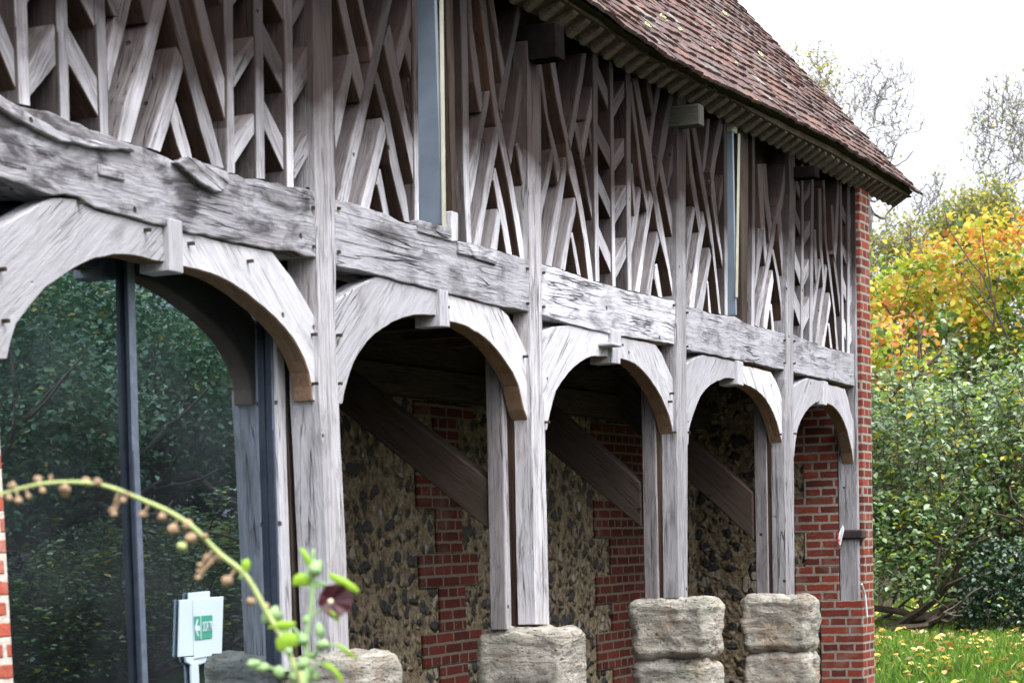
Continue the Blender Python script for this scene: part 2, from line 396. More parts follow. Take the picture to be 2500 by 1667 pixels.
def tube_mesh(chains, sides=5):
    """chains: list of (points, radii) -> verts, faces"""
    V = []; Fc = []
    for pts, rad in chains:
        base = len(V); n = len(pts)
        for i, p in enumerate(pts):
            a = pts[max(0, i - 1)]; c = pts[min(n - 1, i + 1)]
            d = np.array(c) - np.array(a); d = d / (np.linalg.norm(d) + 1e-9)
            up = np.array([0, 0, 1.]) if abs(d[2]) < .9 else np.array([1., 0, 0])
            s = np.cross(d, up); s /= np.linalg.norm(s); t = np.cross(s, d)
            for k in range(sides):
                an = 2 * math.pi * k / sides
                V.append(tuple(np.array(p) + (s * math.cos(an) + t * math.sin(an)) * rad[i]))
        for i in range(n - 1):
            for k in range(sides):
                a = base + i * sides + k; b2 = base + i * sides + (k + 1) % sides
                Fc.append((a, b2, b2 + sides, a + sides))
        Fc.append(tuple(base + k for k in range(sides))[::-1]); Fc.append(tuple(base + (n - 1) * sides + k for k in range(sides)))
    return V, Fc
def mesh_obj(name, V, Fc, mat, parent=None, smooth=False, mi=None):
    me = bpy.data.meshes.new(name); me.from_pydata([tuple(v) for v in V], [], Fc); me.update()
    if smooth: me.polygons.foreach_set('use_smooth', [True] * len(me.polygons))
    o = link(name, me, mat, parent)
    if mi is not None: me.polygons.foreach_set('material_index', mi)
    return o
def leaves(name, C, size, mats, midx, parent=None, upbias=.4, droop=None, wide=.55):
    """C: Nx3 centres; each leaf is a folded diamond of two triangles pairs"""
    C = np.asarray(C, float); N = len(C)
    size = np.broadcast_to(size, (N,)) * rng.uniform(.7, 1.25, N)
    nrm = rng.normal(size=(N, 3)); nrm[:, 2] = np.abs(nrm[:, 2]) + upbias * 2; nrm /= np.linalg.norm(nrm, axis=1)[:, None]
    a = rng.normal(size=(N, 3)) if droop is None else droop + rng.normal(size=(N, 3)) * .45
    a -= (a * nrm).sum(1)[:, None] * nrm; a /= np.linalg.norm(a, axis=1)[:, None] + 1e-9
    b = np.cross(nrm, a); s = size[:, None]
    base = C - a * s * .5; tip = C + a * s * .5 - nrm * s * .12
    l1 = C - a * s * .1 + b * s * wide * .5 + nrm * s * .1; r1 = C - a * s * .1 - b * s * wide * .5 + nrm * s * .1
    l2 = C + a * s * .22 + b * s * wide * .38 + nrm * s * .06; r2 = C + a * s * .22 - b * s * wide * .38 + nrm * s * .06
    V = np.stack([base, r1, r2, tip, l2, l1], 1).reshape(-1, 3)
    i = np.arange(N) * 6
    quads = np.concatenate([np.stack([i, i + 1, i + 2, i + 3], 1), np.stack([i, i + 3, i + 4, i + 5], 1)], 0)
    me = bpy.data.meshes.new(name)
    me.vertices.add(len(V)); me.vertices.foreach_set('co', V.ravel())
    me.loops.add(quads.size); me.loops.foreach_set('vertex_index', quads.ravel().astype(np.int32))
    me.polygons.add(len(quads)); me.polygons.foreach_set('loop_start', np.arange(0, quads.size, 4, dtype=np.int32))
    me.polygons.foreach_set('loop_total', np.full(len(quads), 4, dtype=np.int32))
    for mm in mats: me.materials.append(mm)
    mi = np.concatenate([midx, midx]) if midx is not None else np.zeros(len(quads))
    me.polygons.foreach_set('material_index', mi.astype(np.int32))
    me.update(); me.validate()
    o = bpy.data.objects.new(name, me); COL.objects.link(o)
    if parent is not None: o.parent = parent
    return o
# ------------------------------------------------------------------ ground
def gz(x, y):
    t = min(1, max(0, (x - 8.9) / 3.5)); return .35 * t * t * (3 - 2 * t)
gx = np.concatenate([[-400, -120, -40, -15], np.arange(-10, 40, 1.0), [45, 60, 90, 150, 400]])
gy = np.concatenate([[-400, -120, -40], np.arange(-20, 16, 1.0), [20, 40, 90, 150, 400]])
V = [(x, y, gz(x, y)) for x in gx for y in gy]; ny = len(gy)
Fc = [(i * ny + j, (i + 1) * ny + j, (i + 1) * ny + j + 1, i * ny + j + 1) for i in range(len(gx) - 1) for j in range(ny - 1)]
tag(mesh_obj('ground', V, Fc, M['ground'], smooth=True), kind='structure')
tag(box('unseen_dark_bed', (-8, -3.4, -.1), (8.2, -.02, .006), M['floor'], None, bev=0), kind='structure')  # unseen dark ground, added to cut light bouncing into the arcade

# ------------------------------------------------------------------ the barn
barn = empty('timber_barn', (0, 0, 0), 'long old barn with silvery oak arches, herringbone timber upper wall and red tiled roof', 'barn')
POST = {
 0: [(-60, 430), (-3, 430), (-1, 1060), (-60, 1060)],
 1: [(765, -20), (768, 300), (773, 550), (777, 700), (779, 802), (781, 980), (787, 1089), (799, 1353), (808, 1600), (853, 1600), (846, 1353), (832, 1089), (829, 1000), (826, 936), (819, 800), (821, 668), (818, 550), (819, 450), (814, 250), (810, -20)],
 2: [(1286, 100), (1290, 400), (1291, 525), (1297, 678), (1295, 831), (1295, 909), (1299, 1052), (1304, 1363), (1308, 1524), (1342, 1526), (1338, 1363), (1331, 1052), (1325, 909), (1325, 831), (1323, 678), (1322, 525), (1322, 300), (1318, 100)],
 3: [(1655, 230), (1653, 525), (1653, 675), (1653, 775), (1650, 808), (1652, 1042), (1654, 1160), (1657, 1460), (1679, 1460), (1679, 1160), (1679, 1042), (1675, 808), (1674, 525), (1676, 230)],
 4: [(1926, 370), (1929, 475), (1924, 627), (1920, 702), (1919, 795), (1920, 882), (1917, 925), (1916, 1101), (1920, 1452), (1940, 1452), (1938, 1101), (1937, 882), (1937, 795), (1940, 702), (1941, 627), (1943, 475), (1941, 370)],
 5: [(2087, 420), (2089, 627), (2089, 795), (2090, 960), (2091, 1125), (2094, 1290), (2097, 1466), (2102, 1466), (2099, 1290), (2096, 1125), (2095, 960), (2094, 795), (2094, 627), (2093, 420)],
}
for k, P in POST.items():
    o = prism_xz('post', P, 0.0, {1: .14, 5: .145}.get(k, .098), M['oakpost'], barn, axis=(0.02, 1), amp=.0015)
BEAM = [
 [(-60, 200), (0, 230), (50, 260), (120, 272), (175, 297), (220, 317), (265, 328), (290, 342), (350, 360), (385, 375), (412, 386), (432, 398), (450, 395), (500, 398), (540, 408), (562, 425), (600, 437), (625, 437), (700, 455), (773, 472), (776, 630), (665, 609), (594, 594), (500, 572), (397, 549), (232, 507), (190, 480), (129, 478), (60, 452), (0, 433), (-60, 415)],
 [(818, 488), (855, 494), (905, 510), (950, 525), (975, 540), (1022, 552), (1104, 588), (1122, 589), (1155, 596), (1214, 612), (1294, 634), (1297, 762), (1219, 747), (1163, 732), (1094, 718), (1058, 706), (1000, 692), (929, 673), (818, 648)],
 [(1322, 645), (1367, 657), (1417, 675), (1462, 690), (1515, 705), (1575, 719), (1652, 736), (1652, 841), (1585, 830), (1517, 821), (1490, 815), (1385, 789), (1323, 769)],
 [(1674, 745), (1735, 765), (1765, 770), (1795, 772), (1825, 791), (1840, 796), (1880, 805), (1921, 816), (1919, 904), (1800, 878), (1676, 853)],
 [(1936, 816), (1972, 831), (2012, 845), (2025, 851), (2065, 860), (2091, 864), (2091, 944), (2020, 926), (1975, 918), (1937, 908)],
]
for i, P in enumerate(BEAM):
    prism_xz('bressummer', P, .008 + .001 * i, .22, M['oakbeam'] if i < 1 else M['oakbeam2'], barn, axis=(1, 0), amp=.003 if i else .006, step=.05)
# worn knot, patches and repair plates let into the beams
prism_xz('beam_patch', [(243, 400), (308, 420), (309, 442), (245, 428)], -.004, .03, M['oakbeam'], barn, axis=(1, 0))
prism_xz('beam_patch', [(1121, 591), (1150, 598), (1214, 616), (1214, 646), (1122, 618)], -.006, .03, M['oakbeam'], barn, axis=(1, 0))
prism_xz('beam_knot', [(432, 396), (455, 388), (500, 400), (560, 424), (562, 445), (545, 470), (520, 462), (470, 430)], -.02, .04, M['oakbeam'], barn, axis=(1, -.3), amp=.008, step=.02)
prism_xz('beam_splinter', [(0, 262), (60, 300), (150, 345), (200, 352), (270, 366), (330, 372), (330, 366), (265, 352), (190, 334), (140, 318), (70, 275), (0, 243)], -.012, .03, M['oakbeam'], barn, axis=(1, -.1), amp=.004, step=.03)

BRACE = [
 [(-25, 572), (0, 554), (129, 484), (190, 486), (232, 512), (397, 554), (405, 641), (390, 640), (350, 630), (326, 625), (300, 623), (277, 623), (232, 632), (200, 646), (170, 663), (112, 703), (67, 757), (40, 793), (27, 837), (18, 878), (-25, 880)],
 [(440, 565), (665, 613), (714, 677), (775, 784), (790, 850), (790, 980), (763, 979), (760, 943), (754, 909), (744, 880), (732, 855), (716, 827), (696, 802), (673, 777), (647, 753), (603, 717), (570, 695), (536, 677), (482, 659), (440, 650)],
 [(815, 738), (822, 734), (870, 700), (919, 675), (1078, 713), (1078, 776), (1070, 773), (1026, 770), (1000, 773), (981, 778), (957, 788), (936, 802), (915, 817), (897, 835), (879, 860), (864, 887), (855, 910), (848, 935), (841, 961), (837, 987), (815, 988)],
 [(1088, 717), (1150, 733), (1218, 749), (1240, 768), (1257, 799), (1275, 835), (1290, 868), (1310, 900), (1310, 1048), (1294, 1047), (1288, 1024), (1279, 1000), (1266, 942), (1252, 910), (1234, 883), (1216, 858), (1195, 835), (1170, 815), (1143, 799), (1120, 791), (1088, 784)],
 [(1316, 815), (1326, 808), (1355, 797), (1388, 793), (1498, 818), (1498, 875), (1470, 871), (1452, 870), (1434, 875), (1417, 885), (1402, 897), (1388, 911), (1372, 932), (1358, 955), (1350, 981), (1344, 1007), (1339, 1030), (1336, 1051), (1316, 1052)],
 [(1510, 820), (1601, 840), (1616, 862), (1628, 890), (1640, 917), (1651, 940), (1665, 960), (1665, 1086), (1648, 1086), (1645, 1066), (1640, 1040), (1633, 1013), (1616, 972), (1602, 948), (1587, 926), (1571, 907), (1552, 890), (1530, 880), (1510, 875)],
 [(1665, 892), (1677, 887), (1696, 874), (1715, 866), (1806, 884), (1806, 929), (1785, 925), (1768, 925), (1751, 931), (1736, 940), (1722, 953), (1710, 969), (1702, 988), (1695, 1007), (1688, 1028), (1683, 1048), (1681, 1086), (1665, 1086)],
 [(1810, 890), (1882, 907), (1894, 928), (1903, 949), (1914, 990), (1928, 1010), (1928, 1114), (1913, 1113), (1911, 1095), (1908, 1078), (1903, 1054), (1897, 1031), (1889, 1010), (1879, 990), (1866, 971), (1850, 955), (1834, 945), (1810, 936)],
 [(1928, 948), (1937, 943), (1955, 930), (1973, 922), (2016, 934), (2014, 979), (2001, 981), (1990, 984), (1978, 994), (1967, 1007), (1957, 1024), (1949, 1043), (1945, 1063), (1942, 1083), (1939, 1116), (1928, 1117)],
 [(2018, 937), (2063, 948), (2070, 970), (2075, 996), (2082, 1020), (2087, 1042), (2091, 1080), (2091, 1132), (2084, 1132), (2081, 1105), (2075, 1078), (2069, 1053), (2061, 1031), (2053, 1015), (2043, 1001), (2032, 991), (2018, 984)],
]
AX = [(1, .7), (1, -.9), (1, .8), (1, -1), (1, .8), (1, -1), (1, .8), (1, -1), (1, .8), (1, -1)]
for i, P in enumerate(BRACE):
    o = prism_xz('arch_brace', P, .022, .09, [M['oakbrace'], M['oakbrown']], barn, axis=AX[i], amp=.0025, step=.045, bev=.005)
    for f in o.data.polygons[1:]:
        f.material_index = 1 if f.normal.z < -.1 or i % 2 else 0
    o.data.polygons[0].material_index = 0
KEY = [[(413, 532), (446, 540), (449, 669), (415, 661)], [(1075, 706), (1094, 711), (1100, 799), (1076, 797)],
       [(1496, 803), (1517, 809), (1515, 889), (1494, 886)], [(1802, 880), (1815, 884), (1816, 942), (1802, 938)], [(2013, 929), (2022, 933), (2019, 990), (2009, 987)]]
for P in KEY:
    prism_xz('key_block', P, -.002, .13, M['oakbrace'], barn, axis=(0, 1), amp=.0015)
pg = at(1512, 843, -.05)
box('peg', (pg[0] - .13, -.06, pg[2] - .008), (pg[0] + .02, .03, pg[2] + .008), M['oak'], barn)
# small pegs driven through the joints
pegs = [(12, 657), (20, 783), (203, 493), (366, 561), (472, 594), (616, 637), (766, 507), (768, 602), (772, 816), (774, 936), (829, 509), (829, 615), (833, 818), (833, 936), (1289, 656), (1290, 741), (1329, 666), (1329, 749), (1647, 745), (1644, 960), (1679, 763), (1679, 846), (1917, 831), (1917, 886), (1941, 833), (1941, 887), (1287, 870), (1340, 1030), (1650, 1055), (1684, 1055), (1907, 1060), (1943, 1058), (1095, 750), (1520, 842), (1640, 980)]
for x, y in pegs:
    p = at(x, y, 0)
    box('peg', (p[0] - .006, -.004, p[2] - .006), (p[0] + .006, .03, p[2] + .006), M['oakdark'], barn, bev=0)

# battens nailed behind the inner posts
for P in ([(1222, 870), (1235, 870), (1250, 1535), (1236, 1537)], [(1597, 900), (1605, 900), (1616, 1462), (1607, 1466)], [(1868, 960), (1875, 960), (1882, 1452), (1876, 1456)]):
    o = prism_xz('batten', P, .126, .085, [M['oakpost'], M['oaksideshade']], barn, axis=(0, 1), amp=.001)
    for f in o.data.polygons[1:]: f.material_index = 1  # batten sides take the darker oak; their shade is put into colour

for xx in (at(1302, 1250, 0)[0], at(1655, 1250, 0)[0], at(1918, 1250, 0)[0]):
    box('shade_strip', (xx + .004, .101, 1.06), (xx + .11, .205, 2.62), M['oakshade'], barn, along=2)  # dark strip fills the gap behind the post with painted shade

# ---- herringbone panels
PANEL = {}
PANEL[0] = (('s', [(35, -30), (66, -30), (75, 262), (46, 256)]), ('s', [(137, -30), (164, -30), (172, 300), (147, 290)]), ('s', [(231, -30), (256, -30), (267, 332), (244, 326)]),
 ('d', [(-60, -20), (-20, -20), (70, 212), (42, 230)]), ('d', [(70, 154), (139, 50), (146, 150), (72, 240)]), ('d', [(66, -70), (137, -175), (137, -95), (66, 13)]),
 ('d', [(163, 58), (243, 200), (245, 296), (168, 158)]), ('d', [(164, -150), (234, -16), (236, 80), (166, -58)]),
 ('d', [(240, -60), (300, -30), (290, 45), (276, 40)]), ('d', [(290, -25), (328, -25), (306, 73), (264, 236), (259, 150), (262, 118), (277, 55)]),
 ('d', [(384, -30), (358, 75), (330, 175), (304, 245), (286, 345), (320, 352), (337, 288), (360, 200), (385, 100), (406, 15), (414, -30)]),
 ('d', [(335, -40), (378, -40), (364, 62), (356, 57)]),
 ('d', [(431, 113), (410, 200), (390, 262), (370, 325), (359, 362), (392, 374), (412, 312), (430, 240), (449, 168), (445, 140)]),
 ('d', [(404, -30), (440, 120), (462, 212), (490, 320), (517, 408), (549, 414), (545, 400), (515, 288), (490, 205), (472, 140), (450, 55), (430, -30)]),
 ('d', [(467, -30), (495, 100), (520, 190), (540, 262), (555, 318), (557, 218), (537, 150), (515, 70), (490, -30)]),
 ('d', [(428, 243), (415, 295), (432, 355), (446, 394), (472, 396), (465, 362), (447, 300)]),
 ('s', [(547, -30), (570, -30), (571, 200), (575, 426), (554, 424), (553, 200)]), ('d', [(520, -60), (556, -60), (556, 48), (548, 40)]),
 ('d', [(569, 153), (626, 80), (628, 125), (572, 217)]), ('d', [(572, 327), (627, 270), (628, 318), (573, 403)]), ('d', [(568, -30), (626, -112), (626, -65), (569, 17)]),
 ('s', [(620, -30), (642, -30), (645, 200), (648, 440), (625, 438), (623, 200)]),
 ('d', [(640, 50), (698, 165), (699, 244), (642, 130)]), ('d', [(642, 238), (698, 350), (700, 436), (646, 320)]), ('d', [(638, -90), (698, -5), (697, 66), (640, -50)]),
 ('s', [(693, -30), (714, -30), (716, 200), (719, 464), (700, 460), (696, 200)]),
 ('d', [(715, 174), (768, 85), (770, 165), (718, 256)]), ('d', [(718, 374), (772, 280), (774, 342), (720, 440)]), ('d', [(715, 22), (768, -70), (768, -28), (716, 67)]),
)
PANEL[1] = (('d', [(850, 135), (838, 190), (818, 255), (817, 330), (819, 375), (830, 330), (846, 250), (860, 180), (866, 130)]),
 ('d', [(818, -30), (850, 112), (862, 190), (880, 250), (890, 212), (875, 140), (860, 77), (838, -30)]), ('d', [(868, -30), (900, 112), (905, 152), (912, 120), (893, 40), (880, -30)]),
 ('d', [(946, -30), (925, 65), (902, 162), (885, 237), (860, 325), (845, 392), (822, 490), (850, 496), (870, 395), (882, 345), (897, 275), (925, 155), (945, 60), (966, -30)]),
 ('d', [(931, 287), (905, 400), (879, 506), (902, 514), (925, 410), (943, 335), (940, 300)]),
 ('d', [(917, 207), (940, 307), (952, 400), (986, 542), (1001, 546), (993, 480), (972, 392), (950, 275), (922, 172)]),
 ('d', [(938, 110), (962, 225), (982, 312), (1000, 400), (1012, 466), (1014, 357), (997, 300), (975, 182), (953, 60)]),
 ('d', [(920, 450), (936, 526), (952, 532), (929, 410)]), ('d', [(1006, -30), (985, 60), (966, 130), (975, 182), (987, 135), (1005, 60), (1014, -30)]),
 ('d', [(978, 85), (990, 135), (1012, 220), (1014, 150), (998, 85)]), ('s', [(1007, -30), (1021, -30), (1024, 553), (1012, 549)]),
 ('s', [(1124, -30), (1140, -30), (1145, 250), (1147, 450), (1152, 597), (1139, 594), (1131, 450), (1129, 250)]),
 ('d', [(1197, 222), (1192, 262), (1175, 350), (1170, 387), (1160, 450), (1148, 515), (1145, 400), (1165, 340), (1178, 270), (1185, 225)]),
 ('d', [(1210, 310), (1200, 350), (1187, 420), (1175, 500), (1155, 598), (1173, 603), (1187, 512), (1200, 445), (1207, 407), (1219, 342), (1217, 312)]),
 ('d', [(1214, 508), (1207, 550), (1196, 608), (1214, 614), (1222, 545), (1222, 528)]),
 ('d', [(1140, -30), (1150, 120), (1158, 200), (1172, 275), (1180, 275), (1176, 225), (1167, 150), (1155, 70), (1150, -30)]),
 ('d', [(1168, -30), (1183, 90), (1200, 225), (1210, 300), (1220, 350), (1240, 450), (1257, 550), (1269, 630), (1288, 636), (1267, 525), (1250, 430), (1235, 357), (1225, 300), (1212, 237), (1198, 112), (1182, -30)]),
 ('d', [(1204, 440), (1215, 507), (1225, 555), (1236, 620), (1251, 625), (1242, 567), (1232, 507), (1210, 408)]),
 ('d', [(1190, -30), (1215, 125), (1222, 175), (1226, 202), (1234, 170), (1222, 105), (1201, -30)]),
 ('d', [(1272, -30), (1237, 155), (1222, 215), (1217, 262), (1225, 302), (1240, 212), (1252, 140), (1284, -30)]),
 ('d', [(1270, 170), (1253, 300), (1240, 367), (1247, 409), (1256, 357), (1270, 260), (1287, 190), (1287, 165)]),
 ('d', [(1260, 355), (1275, 450), (1292, 552), (1294, 440), (1277, 382), (1265, 348)]), ('d', [(1287, 322), (1277, 380), (1285, 424), (1294, 395), (1294, 315)]),
)
PANEL[2] = (('d', [(1345, 372), (1332, 435), (1320, 475), (1320, 550), (1325, 516), (1340, 450), (1350, 400), (1349, 362)]),
 ('d', [(1377, 385), (1365, 455), (1352, 525), (1331, 648), (1347, 653), (1360, 575), (1372, 500), (1384, 412), (1383, 385)]),
 ('d', [(1401, 483), (1387, 550), (1375, 612), (1367, 658), (1380, 662), (1392, 582), (1407, 515), (1405, 483)]),
 ('d', [(1314, 150), (1330, 270), (1345, 350), (1362, 452), (1369, 412), (1357, 355), (1340, 290), (1319, 130)]),
 ('d', [(1338, 120), (1360, 250), (1382, 350), (1390, 425), (1410, 500), (1425, 587), (1436, 686), (1450, 690), (1440, 612), (1425, 512), (1402, 395), (1397, 375), (1375, 275), (1351, 120)]),
 ('d', [(1400, 300), (1420, 400), (1435, 487), (1455, 582), (1464, 604), (1450, 530), (1427, 400), (1411, 300)]),
 ('d', [(1394, 580), (1400, 620), (1409, 671), (1419, 676), (1407, 605), (1398, 565)]),
 ('d', [(1419, 150), (1400, 275), (1388, 340), (1394, 369), (1408, 290), (1425, 190), (1433, 130), (1424, 130)]),
 ('d', [(1453, 140), (1442, 240), (1432, 290), (1420, 352), (1425, 397), (1440, 310), (1455, 250), (1463, 140)]),
 ('s', [(1448, 130), (1459, 130), (1460, 400), (1464, 690), (1453, 688), (1450, 400)]), ('d', [(1428, 290), (1440, 350), (1452, 425), (1452, 370), (1438, 290)]),
 ('d', [(1457, 150), (1493, 240), (1494, 292), (1457, 198)]), ('d', [(1458, 298), (1494, 370), (1494, 420), (1459, 350)]), ('d', [(1460, 418), (1495, 502), (1496, 547), (1461, 470)]), ('d', [(1461, 550), (1496, 632), (1497, 682), (1462, 600)]),
 ('s', [(1489, 150), (1497, 150), (1502, 550), (1504, 702), (1495, 700), (1493, 550)]),
 ('d', [(1496, 250), (1532, 182), (1532, 225), (1497, 292)]), ('d', [(1497, 385), (1532, 322), (1532, 369), (1498, 424)]), ('d', [(1500, 502), (1532, 443), (1533, 492), (1501, 550)]), ('d', [(1502, 627), (1534, 568), (1535, 617), (1502, 685)]),
 ('s', [(1529, 160), (1540, 160), (1541, 525), (1543, 712), (1533, 710), (1530, 525)]),
 ('d', [(1560, 455), (1546, 532), (1539, 565), (1539, 636), (1552, 575), (1563, 500), (1566, 463)]),
 ('d', [(1587, 465), (1575, 550), (1565, 612), (1550, 712), (1562, 716), (1577, 600), (1590, 520), (1597, 487)]),
 ('d', [(1605, 558), (1592, 630), (1577, 719), (1589, 723), (1597, 650), (1611, 588)]),
 ('d', [(1538, 400), (1549, 530), (1554, 515), (1545, 400)]),
 ('d', [(1534, 200), (1555, 350), (1563, 430), (1579, 518), (1583, 500), (1569, 412), (1561, 350), (1543, 200)]),
 ('d', [(1546, 190), (1575, 362), (1590, 450), (1605, 560), (1630, 658), (1643, 734), (1650, 738), (1634, 640), (1618, 545), (1602, 462), (1590, 362), (1557, 190)]),
 ('d', [(1604, 380), (1617, 457), (1632, 537), (1652, 634), (1654, 590), (1642, 532), (1627, 450), (1614, 380)]),
 ('d', [(1600, 648), (1597, 680), (1607, 725), (1618, 729), (1605, 643)]),
 ('d', [(1607, 190), (1592, 290), (1583, 350), (1590, 372), (1600, 290), (1619, 190)]), ('d', [(1636, 225), (1615, 325), (1605, 400), (1602, 464), (1612, 415), (1625, 362), (1646, 225)]),
 ('d', [(1654, 280), (1640, 370), (1632, 430), (1628, 472), (1636, 440), (1655, 380)]), ('d', [(1573, 180), (1592, 280), (1598, 270), (1585, 180)]),
)
PANEL[3] = (('d', [(1692, 503), (1678, 570), (1675, 655), (1686, 590), (1696, 525), (1697, 508)]),
 ('d', [(1717, 515), (1702, 600), (1688, 700), (1681, 750), (1695, 753), (1708, 640), (1723, 550)]), ('d', [(1732, 603), (1722, 662), (1699, 755), (1716, 760), (1727, 690), (1737, 625)]),
 ('d', [(1674, 300), (1683, 400), (1687, 450), (1702, 540), (1708, 577), (1712, 540), (1698, 450), (1690, 400), (1682, 300)]),
 ('d', [(1686, 290), (1712, 450), (1725, 525), (1740, 625), (1755, 766), (1761, 770), (1750, 662), (1738, 550), (1722, 450), (1696, 290)]),
 ('d', [(1732, 440), (1750, 575), (1765, 662), (1771, 724), (1773, 700), (1768, 650), (1757, 575), (1744, 440)]), ('d', [(1726, 690), (1730, 763), (1737, 767), (1729, 685)]),
 ('d', [(1757, 290), (1745, 340), (1735, 420), (1737, 482), (1748, 400), (1762, 330), (1770, 290)]), ('d', [(1770, 400), (1757, 470), (1754, 529), (1762, 490), (1773, 430)]),
 ('d', [(1727, 290), (1718, 380), (1715, 432), (1722, 410), (1730, 350), (1734, 290)]), ('s', [(1768, 290), (1776, 290), (1777, 772), (1769, 770)]),
 ('s', [(1837, 330), (1843, 330), (1844, 525), (1842, 800), (1834, 797), (1837, 525)]),
 ('d', [(1850, 558), (1848, 620), (1843, 680), (1840, 720), (1846, 700), (1854, 650), (1862, 600), (1867, 560)]),
 ('d', [(1890, 530), (1880, 590), (1871, 640), (1862, 690), (1852, 734), (1842, 795), (1853, 800), (1861, 752), (1869, 696), (1881, 640), (1890, 590), (1898, 530)]),
 ('d', [(1886, 658), (1877, 696), (1867, 752), (1864, 801), (1873, 804), (1882, 734), (1889, 686)]),
 ('d', [(1850, 400), (1858, 560), (1863, 600), (1868, 650), (1873, 620), (1869, 575), (1861, 400)]),
 ('d', [(1883, 608), (1896, 677), (1905, 740), (1909, 811), (1914, 814), (1910, 746), (1903, 677), (1889, 608)]),
 ('d', [(1897, 500), (1902, 590), (1910, 684), (1916, 748), (1922, 742), (1921, 690), (1912, 590), (1905, 500)]), ('d', [(1880, 755), (1884, 808), (1891, 809), (1884, 740)]),
 ('d', [(1862, 400), (1866, 480), (1875, 560), (1878, 592), (1885, 550), (1876, 480), (1871, 400)]), ('d', [(1916, 400), (1905, 480), (1893, 530), (1890, 552), (1900, 545), (1912, 500), (1924, 400)]),
)
PANEL[4] = (('s', [(1957, 400), (1962, 400), (1963, 600), (1961, 836), (1955, 833), (1957, 600)]),
 ('d', [(1939, 606), (1959, 665), (1959, 712), (1939, 652)]), ('d', [(1938, 704), (1958, 757), (1957, 808), (1937, 750)]), ('d', [(1942, 508), (1960, 560), (1960, 594), (1943, 547)]), ('d', [(1942, 425), (1960, 478), (1960, 505), (1943, 460)]),
 ('d', [(1961, 658), (1982, 618), (1982, 660), (1960, 704)]), ('d', [(1959, 753), (1979, 717), (1979, 768), (1958, 814)]), ('d', [(1963, 568), (1985, 525), (1985, 560), (1963, 602)]), ('d', [(1962, 484), (1985, 430), (1985, 460), (1963, 502)]),
 ('s', [(1982, 400), (1988, 400), (1986, 640), (1984, 840), (1976, 837), (1979, 640)]),
 ('d', [(2002, 630), (1994, 688), (1984, 750), (1982, 800), (1989, 763), (1998, 700), (2005, 650)]),
 ('d', [(2016, 644), (2009, 696), (2001, 746), (1990, 838), (1998, 841), (2006, 759), (2015, 709), (2020, 657)]),
 ('d', [(2025, 713), (2017, 790), (2006, 846), (2013, 848), (2021, 790), (2029, 743)]), ('d', [(1988, 560), (1988, 640), (1992, 692), (1997, 660), (1992, 560)]),
 ('d', [(1998, 460), (2000, 600), (2006, 655), (2009, 702), (2013, 665), (2007, 600), (2005, 460)]),
 ('d', [(2009, 440), (2015, 590), (2022, 655), (2030, 720), (2036, 770), (2041, 854), (2048, 857), (2042, 780), (2036, 730), (2028, 655), (2019, 590), (2014, 440)]),
 ('d', [(2029, 500), (2036, 650), (2043, 702), (2052, 782), (2055, 770), (2048, 702), (2042, 650), (2034, 500)]), ('d', [(2021, 793), (2027, 850), (2033, 852), (2025, 788)]),
 ('d', [(2045, 440), (2039, 560), (2036, 620), (2040, 642), (2045, 590), (2051, 440)]),
 ('s', [(2050, 430), (2055, 430), (2058, 650), (2062, 862), (2056, 860), (2053, 650)]),
 ('d', [(2054, 588), (2071, 622), (2071, 661), (2055, 612)]), ('d', [(2056, 666), (2071, 717), (2071, 755), (2057, 710)]), ('d', [(2057, 764), (2071, 810), (2071, 858), (2058, 808)]), ('d', [(2054, 490), (2072, 542), (2072, 564), (2055, 530)]),
 ('s', [(2069, 420), (2076, 420), (2076, 640), (2075, 864), (2068, 862), (2069, 640)]),
 ('d', [(2073, 628), (2091, 588), (2091, 618), (2074, 661)]), ('d', [(2073, 710), (2091, 668), (2091, 704), (2073, 754)]), ('d', [(2073, 804), (2091, 758), (2091, 800), (2073, 848)]), ('d', [(2074, 534), (2092, 492), (2092, 520), (2074, 565)]),
)
px0 = [-2.5, .05, 2.25, 4.5, 6.7, 8.6]
for k in range(5):
    bk = box('herringbone_panel', (px0[k], .165 + .002 * k, 2.72), (px0[k + 1] - .004, .22, 4.42), M['infill'], barn, bev=0)
    kids = []
    for i, (t, P) in enumerate(PANEL[k]):
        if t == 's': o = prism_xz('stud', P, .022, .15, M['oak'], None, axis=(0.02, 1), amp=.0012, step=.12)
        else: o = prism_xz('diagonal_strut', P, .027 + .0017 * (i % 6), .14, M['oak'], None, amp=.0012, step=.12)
        o.data.materials.append(M['oaksideshade']); o.data.materials.append(M['oakshade']); o.data.materials.append(M['oakstudshade'])
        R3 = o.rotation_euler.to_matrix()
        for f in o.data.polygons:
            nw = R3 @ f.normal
            if abs(nw.y) < .5: f.material_index = 2 if (nw.z < -.08 or nw.x > .5) else (1 if nw.z > .08 else 3)  # faces toned by direction, so recess shade sits in the colour
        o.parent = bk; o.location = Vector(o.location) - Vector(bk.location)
# studs carried on up between the recorded ones, above the picture's edge
for x in np.arange(-2.3, 1.1, .22):
    pass

